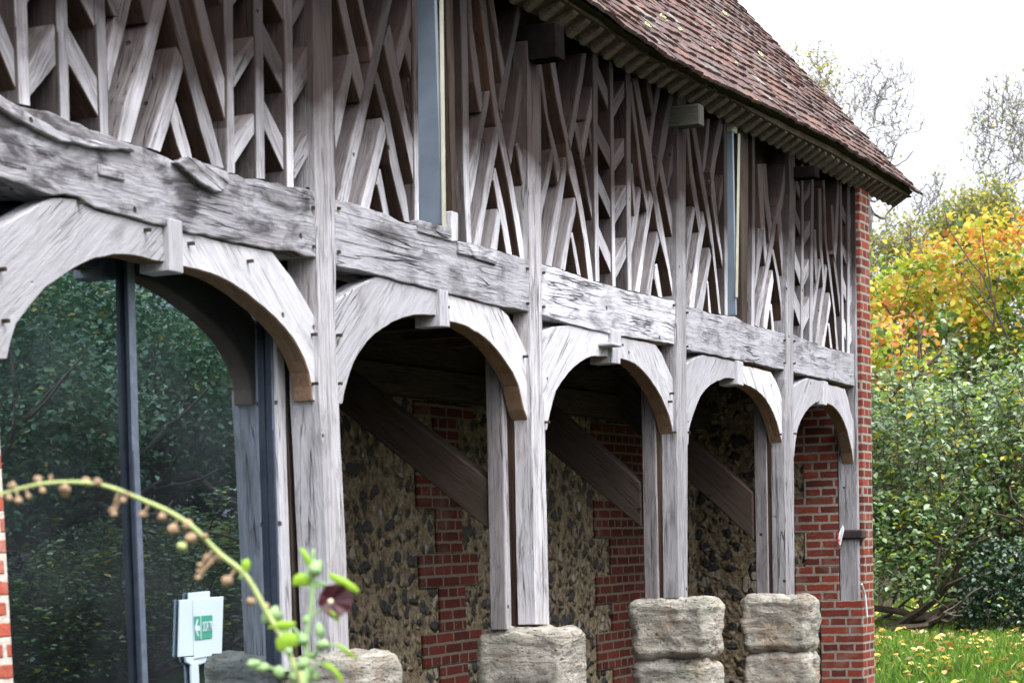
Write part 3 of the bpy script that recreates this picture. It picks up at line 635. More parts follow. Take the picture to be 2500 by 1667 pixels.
# ---- tall narrow windows
def window(front, jl, x_in, y_g, ztop, zbot):
    g0 = at(*front[0], .018); g2 = at(*front[-1], .018)
    w = prism_xz('window', front, .018, .008, M['cream'], barn, axis=(0, 1), amp=0)
    ow_ = Vector(w.location)
    xs = at(*front[1], .018)[0]
    def kid(o): 
        o.parent = w; o.matrix_parent_inverse = w.matrix_basis.inverted(); return o
    bpy.context.view_layer.update()
    kid(box('lining', (jl, .028, zbot), (jl + .03, .15, ztop), M['jamb'], None, bev=0))
    kid(box('pane', (x_in, y_g, zbot), (jl, y_g + .008, ztop), M['glass'], None, bev=0))
    return w
a = at(1075, 300, .018)[0]
window([(1074, -40), (1083, -40), (1090, 559), (1081, 554)], a + .0, at(1018, 300, .0)[0], .135, 4.1, at(1079, 545, .018)[2])
a = at(1797, 450, .018)[0]
window([(1803, 325), (1808, 327), (1802, 728), (1797, 726)], a - .03, at(1772, 450, .0)[0], .12, at(1795, 318, .03)[2], at(1790, 765, .018)[2])
box('window_lintel', (at(1806, 325)[0] - .09, .02, at(1806, 325)[2]), (at(1808, 325)[0], .14, 4.10), M['cream'], barn)
prism_xz('window_sill', [(1022, 536), (1060, 546), (1103, 559), (1103, 590), (1060, 578), (1022, 566)], .0, .14, M['oakbeam'], barn, axis=(1, 0))
prism_xz('window_post', [(1103, 515), (1119, 520), (1119, 590), (1104, 590)], .0, .10, M['oak'], barn, axis=(0, 1))
box('window_post', (at(1104, 300, .05)[0], .06, 2.9), (at(1126, 300, .05)[0], .16, 4.1), M['oakdark'], barn, along=2)
box('window_post', (at(1808, 500, .05)[0] + .0, .05, 2.87), (at(1836, 500, .05)[0], .16, 4.1), M['oakdark'], barn, along=2)

# ---- roof, eave, cornice
AL = math.radians(48.0); YE = -.15
EX = [-6, 1.5, 2.5, 2.9, 3.22, 3.64, 3.93, 4.7, 5.2, 5.95, 7.4, 8.14, 9.0, 10.2]; EZ = [4.17, 4.17, 4.165, 4.152, 4.13, 4.118, 4.115, 4.125, 4.14, 4.162, 4.195, 4.188, 4.185, 4.165]
CXX = [-6, 2.38, 2.96, 3.62, 4.25, 5.18, 6.02, 7.17, 8.22, 10.1]; CZZ = [4.10, 4.10, 4.082, 4.063, 4.076, 4.078, 4.077, 4.089, 4.085, 4.109]
ZE = 4.15
def ez(x): return float(np.interp(x, EX, EZ)) + .012
def cz(x): return float(np.interp(x, CXX, CZZ))
def roofp(x, s, n):
    return np.array([x, YE + s * math.cos(AL) - n * math.sin(AL), ez(x) + s * math.sin(AL) + n * math.cos(AL)])
XV = 9.93
Vd = []; Fd = []
xs = np.linspace(-6, XV - .03, 40)
for x in xs:
    for s in (0.03, 5.2):
        for n in (-.06, 0): Vd.append(roofp(x, s, n))
for i in range(len(xs) - 1):
    b0 = i * 4; c0 = b0 + 4
    for q in ((0, 1, 3, 2),):
        pass
    Fd += [(b0 + 1, c0 + 1, c0 + 3, b0 + 3), (b0, b0 + 2, c0 + 2, c0), (b0, c0, c0 + 1, b0 + 1), (b0 + 2, b0 + 3, c0 + 3, c0 + 2)]
Fd += [(0, 1, 3, 2), (len(Vd) - 4, len(Vd) - 2, len(Vd) - 1, len(Vd) - 3)]
roof = mesh_obj('roof', Vd, Fd, M['oakdark'], barn)
# back slope so the roof is a real gable
yr = YE + 5.2 * math.cos(AL); zr = ZE + 5.2 * math.sin(AL)
mesh_obj('rear_roof_slope', [(-6, yr, zr), (XV, yr, zr), (XV, 2 * yr + .4, ZE), (-6, 2 * yr + .4, ZE), (-6, yr, zr - .06), (XV, yr, zr - .06), (XV, 2 * yr + .4, ZE - .06), (-6, 2 * yr + .4, ZE - .06)],
         [(0, 1, 2, 3), (7, 6, 5, 4), (0, 4, 5, 1), (1, 5, 6, 2), (2, 6, 7, 3), (3, 7, 4, 0)], M['tile'], roof)
def tile_rows(x0, x1, smax):
    V = []; Fc = []; W, EXPO, T = .16, .108, .019
    r = 0; s = -.035
    while s < smax:
        x = x0 + (r % 2) * W * .5 + random.uniform(-.01, .01)
        sag = random.uniform(-.004, .004)
        while x < x1:
            w = W - .004 + random.uniform(-.004, .002); xe = min(x + w, x1 + random.uniform(-.02, .02))
            if xe - x > .03:
                j = random.uniform(-.006, .006); l0 = .040 + random.uniform(-.004, .008); l1 = .002
                tl = random.uniform(-.003, .003); b = len(V); L = .21
                bow = random.uniform(.0, .006)
                for (xx, k) in ((x, 0), ((x + xe) / 2, 1), (xe, 2)):
                    kk = tl * (k - 1) + (bow if k == 1 else 0)
                    V += [roofp(xx, s + j + sag, l0 + kk - T), roofp(xx, s + j + sag, l0 + kk), roofp(xx, s + j + L, l1 + T + kk), roofp(xx, s + j + L, l1 + kk)]
                for k in (0, 4):
                    Fc += [(b + k, b + k + 4, b + k + 5, b + k + 1), (b + k + 1, b + k + 5, b + k + 6, b + k + 2), (b + k, b + k + 3, b + k + 7, b + k + 4)]
                Fc += [(b, b + 1, b + 2, b + 3), (b + 8, b + 11, b + 10, b + 9)]
            x += W
        s += EXPO + random.uniform(-.003, .003); r += 1
    return V, Fc
V, Fc = tile_rows(-2.0, XV, 4.6)
mesh_obj('tile_covering', V, Fc, M['tile'], roof)
# lichen rosettes and moss tufts on the tiles
for i in range(34):
    x = random.uniform(2.5, 8.8); s = random.uniform(.1, 3.2); x = min(9.8, x + .6); p = roofp(x, s, .05); r = random.uniform(.012, .034)
    V, Fc = tube_mesh([([p + np.array([math.cos(a) * r, math.sin(a) * r * .6, math.sin(a) * r * .75 + random.uniform(-.004, .004)]) for a in np.linspace(0, 5.6, 9)], [.007] * 9)], 4)
    mesh_obj('lichen', V, Fc, M['moss'], roof)
# coved brick cornice: sloping panels with projecting brick edges, and a plain course under the tiles
Vd2 = []; Fd2 = []
xs = np.linspace(-6, 9.85, 90); prof = ((.03, -.004), (-.066, .040), (-.076, .046), (-.128, .062), (-.132, .10), (.03, .10))
npf = len(prof)
for x in xs:
    for k, (y, dz) in enumerate(prof):
        zt = ez(x) - .022 - cz(x)
        d = dz if k < 3 else (max(.046, zt - .035) if k == 3 else zt)
        Vd2.append((x, y + noise.noise(Vector((x * 6, k, 0))) * .006, cz(x) + d + noise.noise(Vector((x * 6, k, 5))) * .005))
for i in range(len(xs) - 1):
    b0 = i * npf; c0 = b0 + npf
    Fd2 += [(b0 + k, c0 + k, c0 + (k + 1) % npf, b0 + (k + 1) % npf) for k in range(npf)]
Fd2 += [tuple(range(npf)), tuple(range(len(Vd2) - 1, len(Vd2) - npf - 1, -1))]
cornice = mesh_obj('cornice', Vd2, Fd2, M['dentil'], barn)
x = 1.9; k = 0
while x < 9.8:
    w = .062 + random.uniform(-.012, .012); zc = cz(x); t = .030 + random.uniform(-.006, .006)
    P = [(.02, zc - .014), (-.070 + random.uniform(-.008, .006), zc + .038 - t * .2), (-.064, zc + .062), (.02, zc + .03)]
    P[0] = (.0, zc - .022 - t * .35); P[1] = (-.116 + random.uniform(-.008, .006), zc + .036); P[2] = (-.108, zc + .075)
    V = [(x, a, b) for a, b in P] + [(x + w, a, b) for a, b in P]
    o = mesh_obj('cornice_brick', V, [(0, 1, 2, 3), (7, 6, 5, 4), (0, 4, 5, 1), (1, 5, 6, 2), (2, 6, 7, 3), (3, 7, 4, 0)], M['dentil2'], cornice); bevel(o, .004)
    bm_ = bmesh.new(); bm_.from_mesh(o.data); bmesh.ops.recalc_face_normals(bm_, faces=bm_.faces); bm_.to_mesh(o.data); bm_.free()
    x += .172 + random.uniform(-.02, .02)
# tie beam ends
for P, y, mt, z0, z1 in (((2.28, 2.39), -.15, 'nearblack', 3.84, 4.01), ((4.50, 4.59), -.135, 'oakgreen', 3.875, 3.995), ((6.92, 7.03), -.15, 'nearblack', 3.91, 3.99), ((.02, .2), -.17, 'oakdark', 3.84, 4.0)):
    box('tie_beam_end', (P[0], y, z0), (P[1], .1, z1), M[mt], barn, along=1, bev=.006)

# ---- masonry
def brickbox(name, lo, hi, mat='brick', parent=barn, bev=.004): return box(name, lo, hi, M[mat], parent, bev)
gb = brickbox('end_wall', (8.56, .15, 0), (8.86, 3.3, 4.2))
brickbox('end_wall_front', (8.575, -.032, .985), (8.86, .149, 4.07))
brickbox('end_wall_plinth', (8.515, -.034, -.05), (8.865, .30, .984))
# brick quoins and flint on the inner face of the end wall
z = .984; k = 0
while z < 3.0:
    yb = .42 if k % 2 else .50
    brickbox('wall_quoin', (8.52, .152, z), (8.565, yb, z + .066 * 4 - .001), parent=gb); gb.children[-1].location -= gb.location
    z += .066 * 4; k += 1
fl = box('end_wall_flint', (8.53, .30, 0), (8.562, 1.34, 3.0), M['flint'], barn, bev=0)
rw = box('rear_wall', (.2, 1.30, 0), (8.56, 1.6, 2.75), M['flint'], barn, bev=0)
def chain(x0, x1, x2, x3, z0=.0, z1=2.33):
    z = z0; k = 0
    while z < z1:
        h = .066 * random.choice((3, 4)); a, b = (x0, x1) if k % 2 else (x2, x3)
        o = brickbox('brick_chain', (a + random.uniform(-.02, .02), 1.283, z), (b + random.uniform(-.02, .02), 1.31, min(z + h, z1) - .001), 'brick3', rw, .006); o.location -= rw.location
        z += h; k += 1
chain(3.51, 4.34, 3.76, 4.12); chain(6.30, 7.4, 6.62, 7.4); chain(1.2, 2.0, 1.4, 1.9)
box('rear_plate', (.2, 1.16, 2.34), (8.55, 1.32, 2.50), M['oakdark'], barn, bev=.008)
box('rear_plate', (.2, 1.20, 2.505), (8.55, 1.32, 2.72), M['oakdark'], barn, bev=.008)
box('partition', (.16, .15, 0), (.20, 1.6, 2.75), M['oakdark'], barn, bev=0)
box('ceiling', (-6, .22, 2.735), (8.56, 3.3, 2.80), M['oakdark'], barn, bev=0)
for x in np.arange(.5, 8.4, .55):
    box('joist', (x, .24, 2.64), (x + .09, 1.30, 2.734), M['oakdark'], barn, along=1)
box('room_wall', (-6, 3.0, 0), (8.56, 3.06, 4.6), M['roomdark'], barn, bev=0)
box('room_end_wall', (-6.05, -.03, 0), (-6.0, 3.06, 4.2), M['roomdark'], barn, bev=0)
box('upper_wall', (-6, .02, 2.6), (-2.55, .2, 4.08), M['oakdark'], barn, bev=0)
box('barn_floor', (-6, .12, .01), (8.5, 3.0, .03), M['floor'], barn, bev=0)
# transverse braces
def brace_yz(xa, pts, w):
    V = [(xa, y, z) for y, z in pts] + [(xa + w, y, z) for y, z in pts]; n = len(pts)
    me = bpy.data.meshes.new('knee_brace')
    c = np.mean(V, 0); ang = math.atan2(pts[1][1] - pts[0][1], pts[1][0] - pts[0][0])
    e = np.array([0, math.cos(ang), math.sin(ang)]); g = np.array([0, -math.sin(ang), math.cos(ang)]); f3 = np.array([1, 0, 0])
    L = [((np.array(v) - c) @ e, -((np.array(v) - c) @ f3), (np.array(v) - c) @ g) for v in V]
    me.from_pydata(L, [], [tuple(range(n))[::-1], tuple(range(n, 2 * n))] + [(i, (i + 1) % n, n + (i + 1) % n, n + i) for i in range(n)])
    me.update(); bm = bmesh.new(); bm.from_mesh(me); bmesh.ops.recalc_face_normals(bm, faces=bm.faces); bm.to_mesh(me); bm.free()
    o = link('knee_brace', me, M['oakdark'], barn)
    o.matrix_basis = Matrix(((e[0], -f3[0], g[0], c[0]), (e[1], -f3[1], g[1], c[1]), (e[2], -f3[2], g[2], c[2]), (0, 0, 0, 1)))
    bevel(o, .006)
brace_yz(2.12, [(.22, 1.82), (1.28, 2.62), (1.28, 2.40), (.22, 1.57)], .12)
brace_yz(4.33, [(.22, 1.83), (1.28, 2.74), (1.28, 2.44), (.22, 1.57)], .12)
brace_yz(6.55, [(.22, 1.79), (1.28, 2.72), (1.28, 2.45), (.22, 1.47)], .12)
# ---- stone piers
def pier(x0, x1, y0, y1, z0, z1, seed, rough=.024):
    nx = 18; bm = bmesh.new(); bmesh.ops.create_cube(bm, size=2)
    bmesh.ops.subdivide_edges(bm, edges=bm.edges[:], cuts=29, use_grid_fill=True)
    c = Vector(((x0 + x1) / 2, (y0 + y1) / 2, (z0 + z1) / 2)); h = Vector(((x1 - x0) / 2, (y1 - y0) / 2, (z1 - z0) / 2))
    R = .075
    for v in bm.verts:
        p = Vector((v.co.x * h.x, v.co.y * h.y, v.co.z * h.z))
        q = Vector([max(-(h[i] - R), min(h[i] - R, p[i])) for i in range(3)])
        d = p - q
        if d.length > 1e-6: p = q + d.normalized() * R * (.9 if abs(d.length - R) < 1e-4 else 1.0)
        w = p + c
        n = noise.fractal(w * 7 + Vector((seed, 0, 0)), 1.0, 2.0, 4) * rough + noise.noise(Vector((w.x * 3, w.y * 3, w.z * 22 + seed))) * rough * .15
        p += p.normalized() * n
        v.co = p
    me = bpy.data.meshes.new('stone_block'); bm.to_mesh(me); bm.free()
    for p in me.polygons: p.use_smooth = True
    return me, c
def pier_stack(x0, x1, blocks, seed, y0=-.2, y1=.31):
    first = None
    for i, (z0, z1, dx) in enumerate(blocks):
        me, c = pier(x0 + dx, x1 + dx, y0 + dx, y1, z0, z1, seed + i * 5)
        o = link('stone_pier' if first is None else 'stone_block', me, M['stone'], barn if first is None else first)
        if first is None: first = o; o.location = c
        else: o.location = c - first.location
pier_stack(-.05, .30, [(.42, 1.075, 0), (-.1, .44, -.02)], 1)
pier_stack(2.09, 2.40, [(.30, 1.085, 0), (-.1, .32, -.02)], 11)
pier_stack(4.30, 4.63, [(.78, 1.15, 0), (.30, .79, .015), (-.1, .32, 0)], 23)
pier_stack(6.47, 6.76, [(.70, 1.10, 0), (.28, .71, .012), (-.1, .3, 0)], 37)

# ---- glazed bay
gl = box('glazed_screen', (-6, .205, .02), (at(660, 1050, .2)[0], .213, 2.66), M['glass'], barn, bev=0)
def kidg(o): o.location = Vector(o.location) - Vector(gl.location); o.parent = gl; return o
for nm, P, y, d in (('mullion', [(311, 560), (327, 560), (341, 1100), (364, 1690), (348, 1690), (325, 1100)], .175, .022), ('frame', [(661, 700), (673, 700), (679, 1050), (697, 1640), (686, 1640), (667, 1050)], .170, .035)):
    o = kidg(prism_xz(nm, P, y, d, [M['navy2'], M['navy']], None, axis=(0, 1), amp=0))
    for f in o.data.polygons: f.material_index = 0 if abs(f.normal.y) > .5 else 1
prism_xz('jamb_board', [(674, 800), (694, 800), (699, 1050), (718, 1640), (697, 1640), (679, 1050)], .155, .06, M['oakbrace'], barn, axis=(0, 1))
box('jamb_board', (at(716, 1300, .17)[0] - .03, .16, .9), (.12, .215, 2.6), M['oakdark'], barn, along=2)
brickbox('brick_infill', (-6, -.03, 0), (-2.165, .22, 1.95), 'brick2')
box('jamb_post', (-2.4, .03, 1.95), (-2.24, .2, 2.6), M['oak'], barn, along=2)

# ---- iron strap on the end post, cable down the brick
p = at(2100, 1303, -.04)
st = box('iron_strap', (8.485, -.05, p[2] - .036), (8.60, .13, p[2] + .036), M['iron'], barn, bev=.012)
a = at(2104, 1425, -.05); b_ = at(2112, 1450, -.05); c_ = at(2117, 1505, -.05)
V, Fc = tube_mesh([([a, b_, c_], [.008] * 3)], 5)
mesh_obj('cable', V, Fc, M['white'], barn)
tp = empty('tape_scrap', (8.48, .12, p[2]), 'torn scrap of red and white barrier tape caught on the iron strap', 'tape')
V = [at_ for at_ in [atx(2058, 1282, 8.47), atx(2061, 1292, 8.47), atx(2052, 1330, 8.46), atx(2048, 1326, 8.47), atx(2050, 1300, 8.465)]]
V2 = [v + np.array([-.004, .004, 0]) for v in V]
o = mesh_obj('white_strip', list(V) + list(V2), [(0, 1, 2, 3, 4), (9, 8, 7, 6, 5)] + [(i, i + 5, (i + 1) % 5 + 5, (i + 1) % 5) for i in range(5)], M['white'], tp); o.location = -tp.location
V = [atx(2048, 1326, 8.465), atx(2052, 1330, 8.465), atx(2050, 1338, 8.465), atx(2046, 1300, 8.465)]
V2 = [v + np.array([-.005, .003, 0]) for v in V]
o = mesh_obj('red_strip', list(V) + list(V2), [(0, 1, 2, 3), (7, 6, 5, 4)] + [(i, i + 4, (i + 1) % 4 + 4, (i + 1) % 4) for i in range(4)], M['tapered'], tp); o.location = -tp.location

# ------------------------------------------------------------------ exit sign on a post in front of the glass
YS = .184
b0 = at(480, 1640, YS)
sg = empty('exit_sign', (b0[0], YS, 0), 'white exit sign with green SORTIE panel and left arrow on a white post', 'sign')
def sk(o): o.location = Vector(o.location) - Vector(sg.location); o.parent = sg; return o
def pp(name, pts, y, d, mat): return sk(prism_xz(name, pts, y, d, mat, None, axis=(1, 0), amp=0, bev=.002))
pp('board', [(442, 1464), (546, 1455), (542, 1594), (438, 1603)], YS + .005, .011, M['signwhite'])
pp('top_tab', [(462, 1447), (513, 1442), (513, 1460), (462, 1464)], YS + .006, .008, M['signwhite'])
fp = pp('front_panel', [(472, 1462), (520, 1458), (518, 1600), (475, 1608)], YS, .0045, M['signwhite'])
pp('bracket', [(454, 1604), (508, 1600), (502, 1616), (490, 1621), (466, 1622), (456, 1616)], YS + .004, .012, M['signwhite'])
x0 = at(470, 1640, YS)[0]; x1 = at(488, 1640, YS)[0]
sk(box('post', (x0, YS + .002, 0), (x1, YS + .016, at(480, 1612, YS)[2]), M['signwhite'], None, along=2))
g = pp('green_panel', [(474, 1503.5), (519.5, 1500), (518.5, 1557), (476.5, 1562)], YS - .003, .0028, M['signgreen'])
pp('divider', [(489.6, 1502.2), (491.2, 1502.1), (492, 1560), (490.4, 1560.2)], YS - .0042, .001, M['signwhite'])
pp('arrow', [(475.8, 1532), (481.5, 1511), (484.5, 1510.8), (481.3, 1526.5), (488.5, 1526), (489, 1538.5), (482, 1539), (486, 1552), (483, 1552.3)], YS - .0045, .0012, M['signwhite'])
tc = bpy.data.curves.new('lettering', 'FONT'); tc.body = 'SORTIE'; tc.extrude = .0008; tc.size = 1; tc.align_x = 'LEFT'
to = bpy.data.objects.new('tmp', tc); COL.objects.link(to); bpy.context.view_layer.update()
me = bpy.data.meshes.new_from_object(to); bpy.data.objects.remove(to)
co = np.array([v.co[:] for v in me.vertices]); lo = co.min(0); hi = co.max(0)
A = at(493.2, 1541, YS); B = at(518.2, 1539, YS); T = at(493, 1517, YS)
for v in me.vertices:
    u = (v.co.x - lo[0]) / (hi[0] - lo[0]); w = (v.co.y - lo[1]) / (hi[1] - lo[1])
    v.co = Vector((A[0] + (B[0] - A[0]) * u, YS - .0045 - v.co.z, A[2] + (T[2] - A[2]) * w))
o = link('lettering', me, M['signwhite'], sg); o.location = -sg.location

# ------------------------------------------------------------------ hollyhock in the foreground
ZH = 4.0
hb = ptz(700, 1900, ZH)
hh = empty('hollyhock', (hb[0], hb[1], 0), 'out of focus hollyhock with an arching dry seed stem and one dark maroon flower', 'plant')
def hk(o): o.location = -hh.location; return o
def hp(x, y, dz=0): return ptz(x, y, ZH + dz)
base = np.array([hb[0], hb[1], 0.0])
def smooth_path(P, k=6):
    P = [np.array(p) for p in P]; out = []
    for i in range(len(P) - 1):
        p0 = P[max(0, i - 1)]; p1 = P[i]; p2 = P[i + 1]; p3 = P[min(len(P) - 1, i + 2)]
        for j in range(k):
            t = j / k
            out.append(.5 * ((2 * p1) + (-p0 + p2) * t + (2 * p0 - 5 * p1 + 4 * p2 - p3) * t * t + (-p0 + 3 * p1 - 3 * p2 + p3) * t ** 3))
    out.append(P[-1]); return out
dry = smooth_path([base + [.02, 0, 0], hp(742, 1790), hp(728, 1660), hp(695, 1570), hp(655, 1500), hp(600, 1405), hp(535, 1350), hp(475, 1290), hp(415, 1250), hp(340, 1217), hp(265, 1188), hp(190, 1177), hp(110, 1180), (hp(40, 1195)), hp(-15, 1213), hp(-60, 1235)])
V, Fc = tube_mesh([(dry, list(np.linspace(.006, .0028, len(dry))))], 7)
hk(mesh_obj('dry_stem', V, Fc, M['stem'], hh, True))
grn = smooth_path([base, hp(745, 1760), hp(752, 1667), hp(748, 1560), hp(760, 1480), hp(766, 1400), hp(764, 1340)])
V, Fc = tube_mesh([(grn, list(np.linspace(.006, .003, len(grn))))], 7)
hk(mesh_obj('flower_stem', V, Fc, M['bud'], hh, True))
def blob(name, c, r, mat, stretch=(1, 1, 1), seed=0):
    bm = bmesh.new(); bmesh.ops.create_icosphere(bm, subdivisions=2, radius=1)
    for v in bm.verts:
        n = 1 + .5 * noise.noise(v.co * 1.6 + Vector((seed, 0, 0))); a = math.atan2(v.co.y, v.co.x)
        n *= 1 + .06 * math.cos(a * 5)
        v.co = Vector((v.co.x * stretch[0], v.co.y * stretch[1], v.co.z * stretch[2])) * r * n + Vector(c)
    me = bpy.data.meshes.new(name); bm.to_mesh(me); bm.free()
    for p in me.polygons: p.use_smooth = True
    return hk(link(name, me, mat, hh))
pods = [(30, 1186, 11), (22, 1215, 9), (92, 1172, 12), (104, 1198, 9), (124, 1164, 6), (210, 1176, 13), (238, 1176, 11), (158, 1194, 13), (160, 1208, 8), (45, 1222, 10), (70, 1212, 8), (310, 1207, 8), (302, 1222, 7), (350, 1256, 11), (274, 1245, 9), (277, 1255, 8), (395, 1262, 12), (420, 1258, 6), (423, 1292, 14), (458, 1282, 14), (466, 1314, 14), (445, 1334, 12), (500, 1308, 8), (505, 1362, 12), (530, 1364, 9), (487, 1395, 8), (483, 1410, 8), (555, 1418, 15), (612, 1468, 12), (650, 1480, 9), (488, 1380, 7), (0, 1205, 9)]
for i, (x, y, r) in enumerate(pods):
    blob('seed_pod', hp(x, y, random.uniform(-.03, .03)), r / F * ZH, M['pod'] if i not in (21,) else M['stem'], (1, 1, .9), i * 3.1)
    # short stalk to the main stem
    q = min(dry, key=lambda d: np.linalg.norm(d - hp(x, y)))
    V, Fc = tube_mesh([([hp(x, y), q], [.002, .003])], 4); hk(mesh_obj('stalk', V, Fc, M['pod'], hh))
for i, (x, y, r, s) in enumerate([(668, 1500, 20, (1, 1, 1)), (650, 1508, 14, (1, 1, 1)), (768, 1390, 17, (1, 1, 1.1)), (776, 1378, 12, (1, 1, 1)), (755, 1408, 14, (1, 1, 1)), (748, 1515, 9, (1, 1, 1.5)), (780, 1540, 12, (1, 1, 1.4)), (740, 1560, 12, (1, 1, 1.2)), (786, 1573, 15, (1.2, 1.2, .8)), (742, 1620, 17, (1, 1, 1)), (722, 1650, 18, (1, 1, 1)), (682, 1640, 14, (1, 1, 1)), (640, 1630, 14, (1.5, 1.5, .9)), (618, 1620, 12, (1.4, 1.4, .9)), (765, 1600, 10, (1, 1, 1)), (768, 1650, 12, (1, 1, 1)), (705, 1590, 9, (1, 1, 1))]):
    blob('bud', hp(x, y, random.uniform(-.02, .02)), r / F * ZH, M['bud'], s, i * 5.7)
def leafpoly(pts, fold=.012):
    P = [hp(x, y) for x, y in pts]; c = np.mean(P, 0) + RT[:, 2] * -fold
    n = len(P); V = P + [c] + [p + RT[:, 2] * .0012 for p in P]
    Fc = [(i, (i + 1) % n, n) for i in range(n)] + [tuple(range(2 * n, n, -1))]
    return hk(mesh_obj('leaf', V, Fc, M['hleaf'], hh, True))
for P in ([(730, 1335), (741, 1338), (758, 1360), (762, 1380), (756, 1388), (745, 1372)], [(713, 1427), (716, 1408), (727, 1399), (742, 1398), (754, 1408), (760, 1428), (740, 1431)],
          [(800, 1397), (815, 1400), (845, 1412), (870, 1430), (878, 1442), (872, 1446), (850, 1438), (825, 1425), (805, 1410)], [(652, 1532), (668, 1518), (690, 1514), (715, 1515), (724, 1520), (712, 1532), (695, 1540), (680, 1536)],
          [(673, 1560), (680, 1546), (700, 1540), (722, 1545), (732, 1560), (726, 1576), (705, 1580), (690, 1590), (676, 1584)], [(794, 1482), (812, 1490), (828, 1496), (829, 1512), (820, 1516), (808, 1502)],
          [(590, 1368), (605, 1362), (611, 1372), (608, 1392), (598, 1400), (590, 1388)], [(815, 1570), (828, 1570), (850, 1585), (866, 1600), (880, 1606), (860, 1604), (838, 1590)], [(784, 1618), (800, 1614), (822, 1632), (838, 1655), (834, 1666), (818, 1645), (800, 1630)]):
    leafpoly(P)
def petal(pts, bulge): 
    P = [hp(x, y) for x, y in pts]; c = np.mean(P, 0) - RT[:, 2] * bulge; n = len(P)
    return P + [c], [(i, (i + 1) % n, n) for i in range(n)]
V = []; Fc = []
fc = hp(806, 1466)
for k in range(5):        # five broad ruffled petals opening towards the lower left
    a0 = .5 + k * 2 * math.pi / 5; n = 9; rows = 5
    b0 = len(V)
    for i in range(rows):
        t = i / (rows - 1)
        for j in range(n):
            s = (j / (n - 1) - .5) * 2; an = a0 + s * .80 * (.75 + .25 * t)
            rr = (.0002 + .033 * t) * (1 - .10 * s * s) * (1 + .05 * math.sin(7 * s + k))
            u = math.cos(an) * rr * .95 + .010 * t; v_ = math.sin(an) * rr * .95; dpt = .012 - .022 * t + .004 * math.sin(5 * s + 2 * k) * t + .002 * k
            V.append(fc + RT[:, 0] * u + RT[:, 1] * v_ - RT[:, 2] * (.004 - dpt * .6))
    for i in range(rows - 1):
        for j in range(n - 1): Fc.append((b0 + i * n + j, b0 + i * n + j + 1, b0 + (i + 1) * n + j + 1, b0 + (i + 1) * n + j))
hk(mesh_obj('flower', V, Fc, M['petal'], hh, True))
blob('stamen', hp(807, 1468, -.03), 6.5 / F * ZH, M['pollen'], (1, 1, 1), 2)
for A_, B_ in (((766, 1420), (803, 1430)), ((757, 1440), (795, 1425)), ((765, 1500), (786, 1487)), ((745, 1570), (715, 1530)), ((745, 1575), (700, 1560)), ((752, 1620), (700, 1630)), ((755, 1600), (822, 1572)), ((750, 1640), (795, 1616)), ((595, 1400), (585, 1412)), ((690, 1640), (630, 1625))):
    V, Fc = tube_mesh([([hp(*A_), hp((A_[0] + B_[0]) / 2, (A_[1] + B_[1]) / 2 - 4), hp(*B_)], [.0035, .003, .0025])], 5); hk(mesh_obj('stalk', V, Fc, M['bud'], hh))
# ------------------------------------------------------------------ vegetation
def grow(start, direction, length, rad, depth, out, tips, spread=.5, seg=4, shrink=.68, kids=3, up=.15, wob=.18):
    """recursive limbs: polyline chains with tapering radii"""
    p = np.array(start, float); d = np.array(direction, float); d /= np.linalg.norm(d)
    pts = [p.copy()]; rr = [rad]
    for i in range(seg):
        d = d + rng.normal(size=3) * wob + np.array([0, 0, up * .3]); d /= np.linalg.norm(d)
        p = p + d * length / seg; pts.append(p.copy()); rr.append(rad * (1 - .45 * (i + 1) / seg))
    out.append((pts, rr))
    if depth == 0:
        tips.append((pts, d)); return
    for k in range(kids):
        t = rng.uniform(.35, 1) if k else 1.0
        q = pts[min(len(pts) - 1, int(round(t * seg)))]
        nd = d + rng.normal(size=3) * spread + np.array([0, 0, up])
        grow(q, nd, length * shrink * rng.uniform(.8, 1.15), rad * .52, depth - 1, out, tips, spread, seg, shrink, kids, up, wob)

def clumps(centers, n, sig):
    k = rng.integers(0, len(centers), n); s = np.asarray(sig)
    return centers[k] + rng.normal(size=(n, 3)) * s

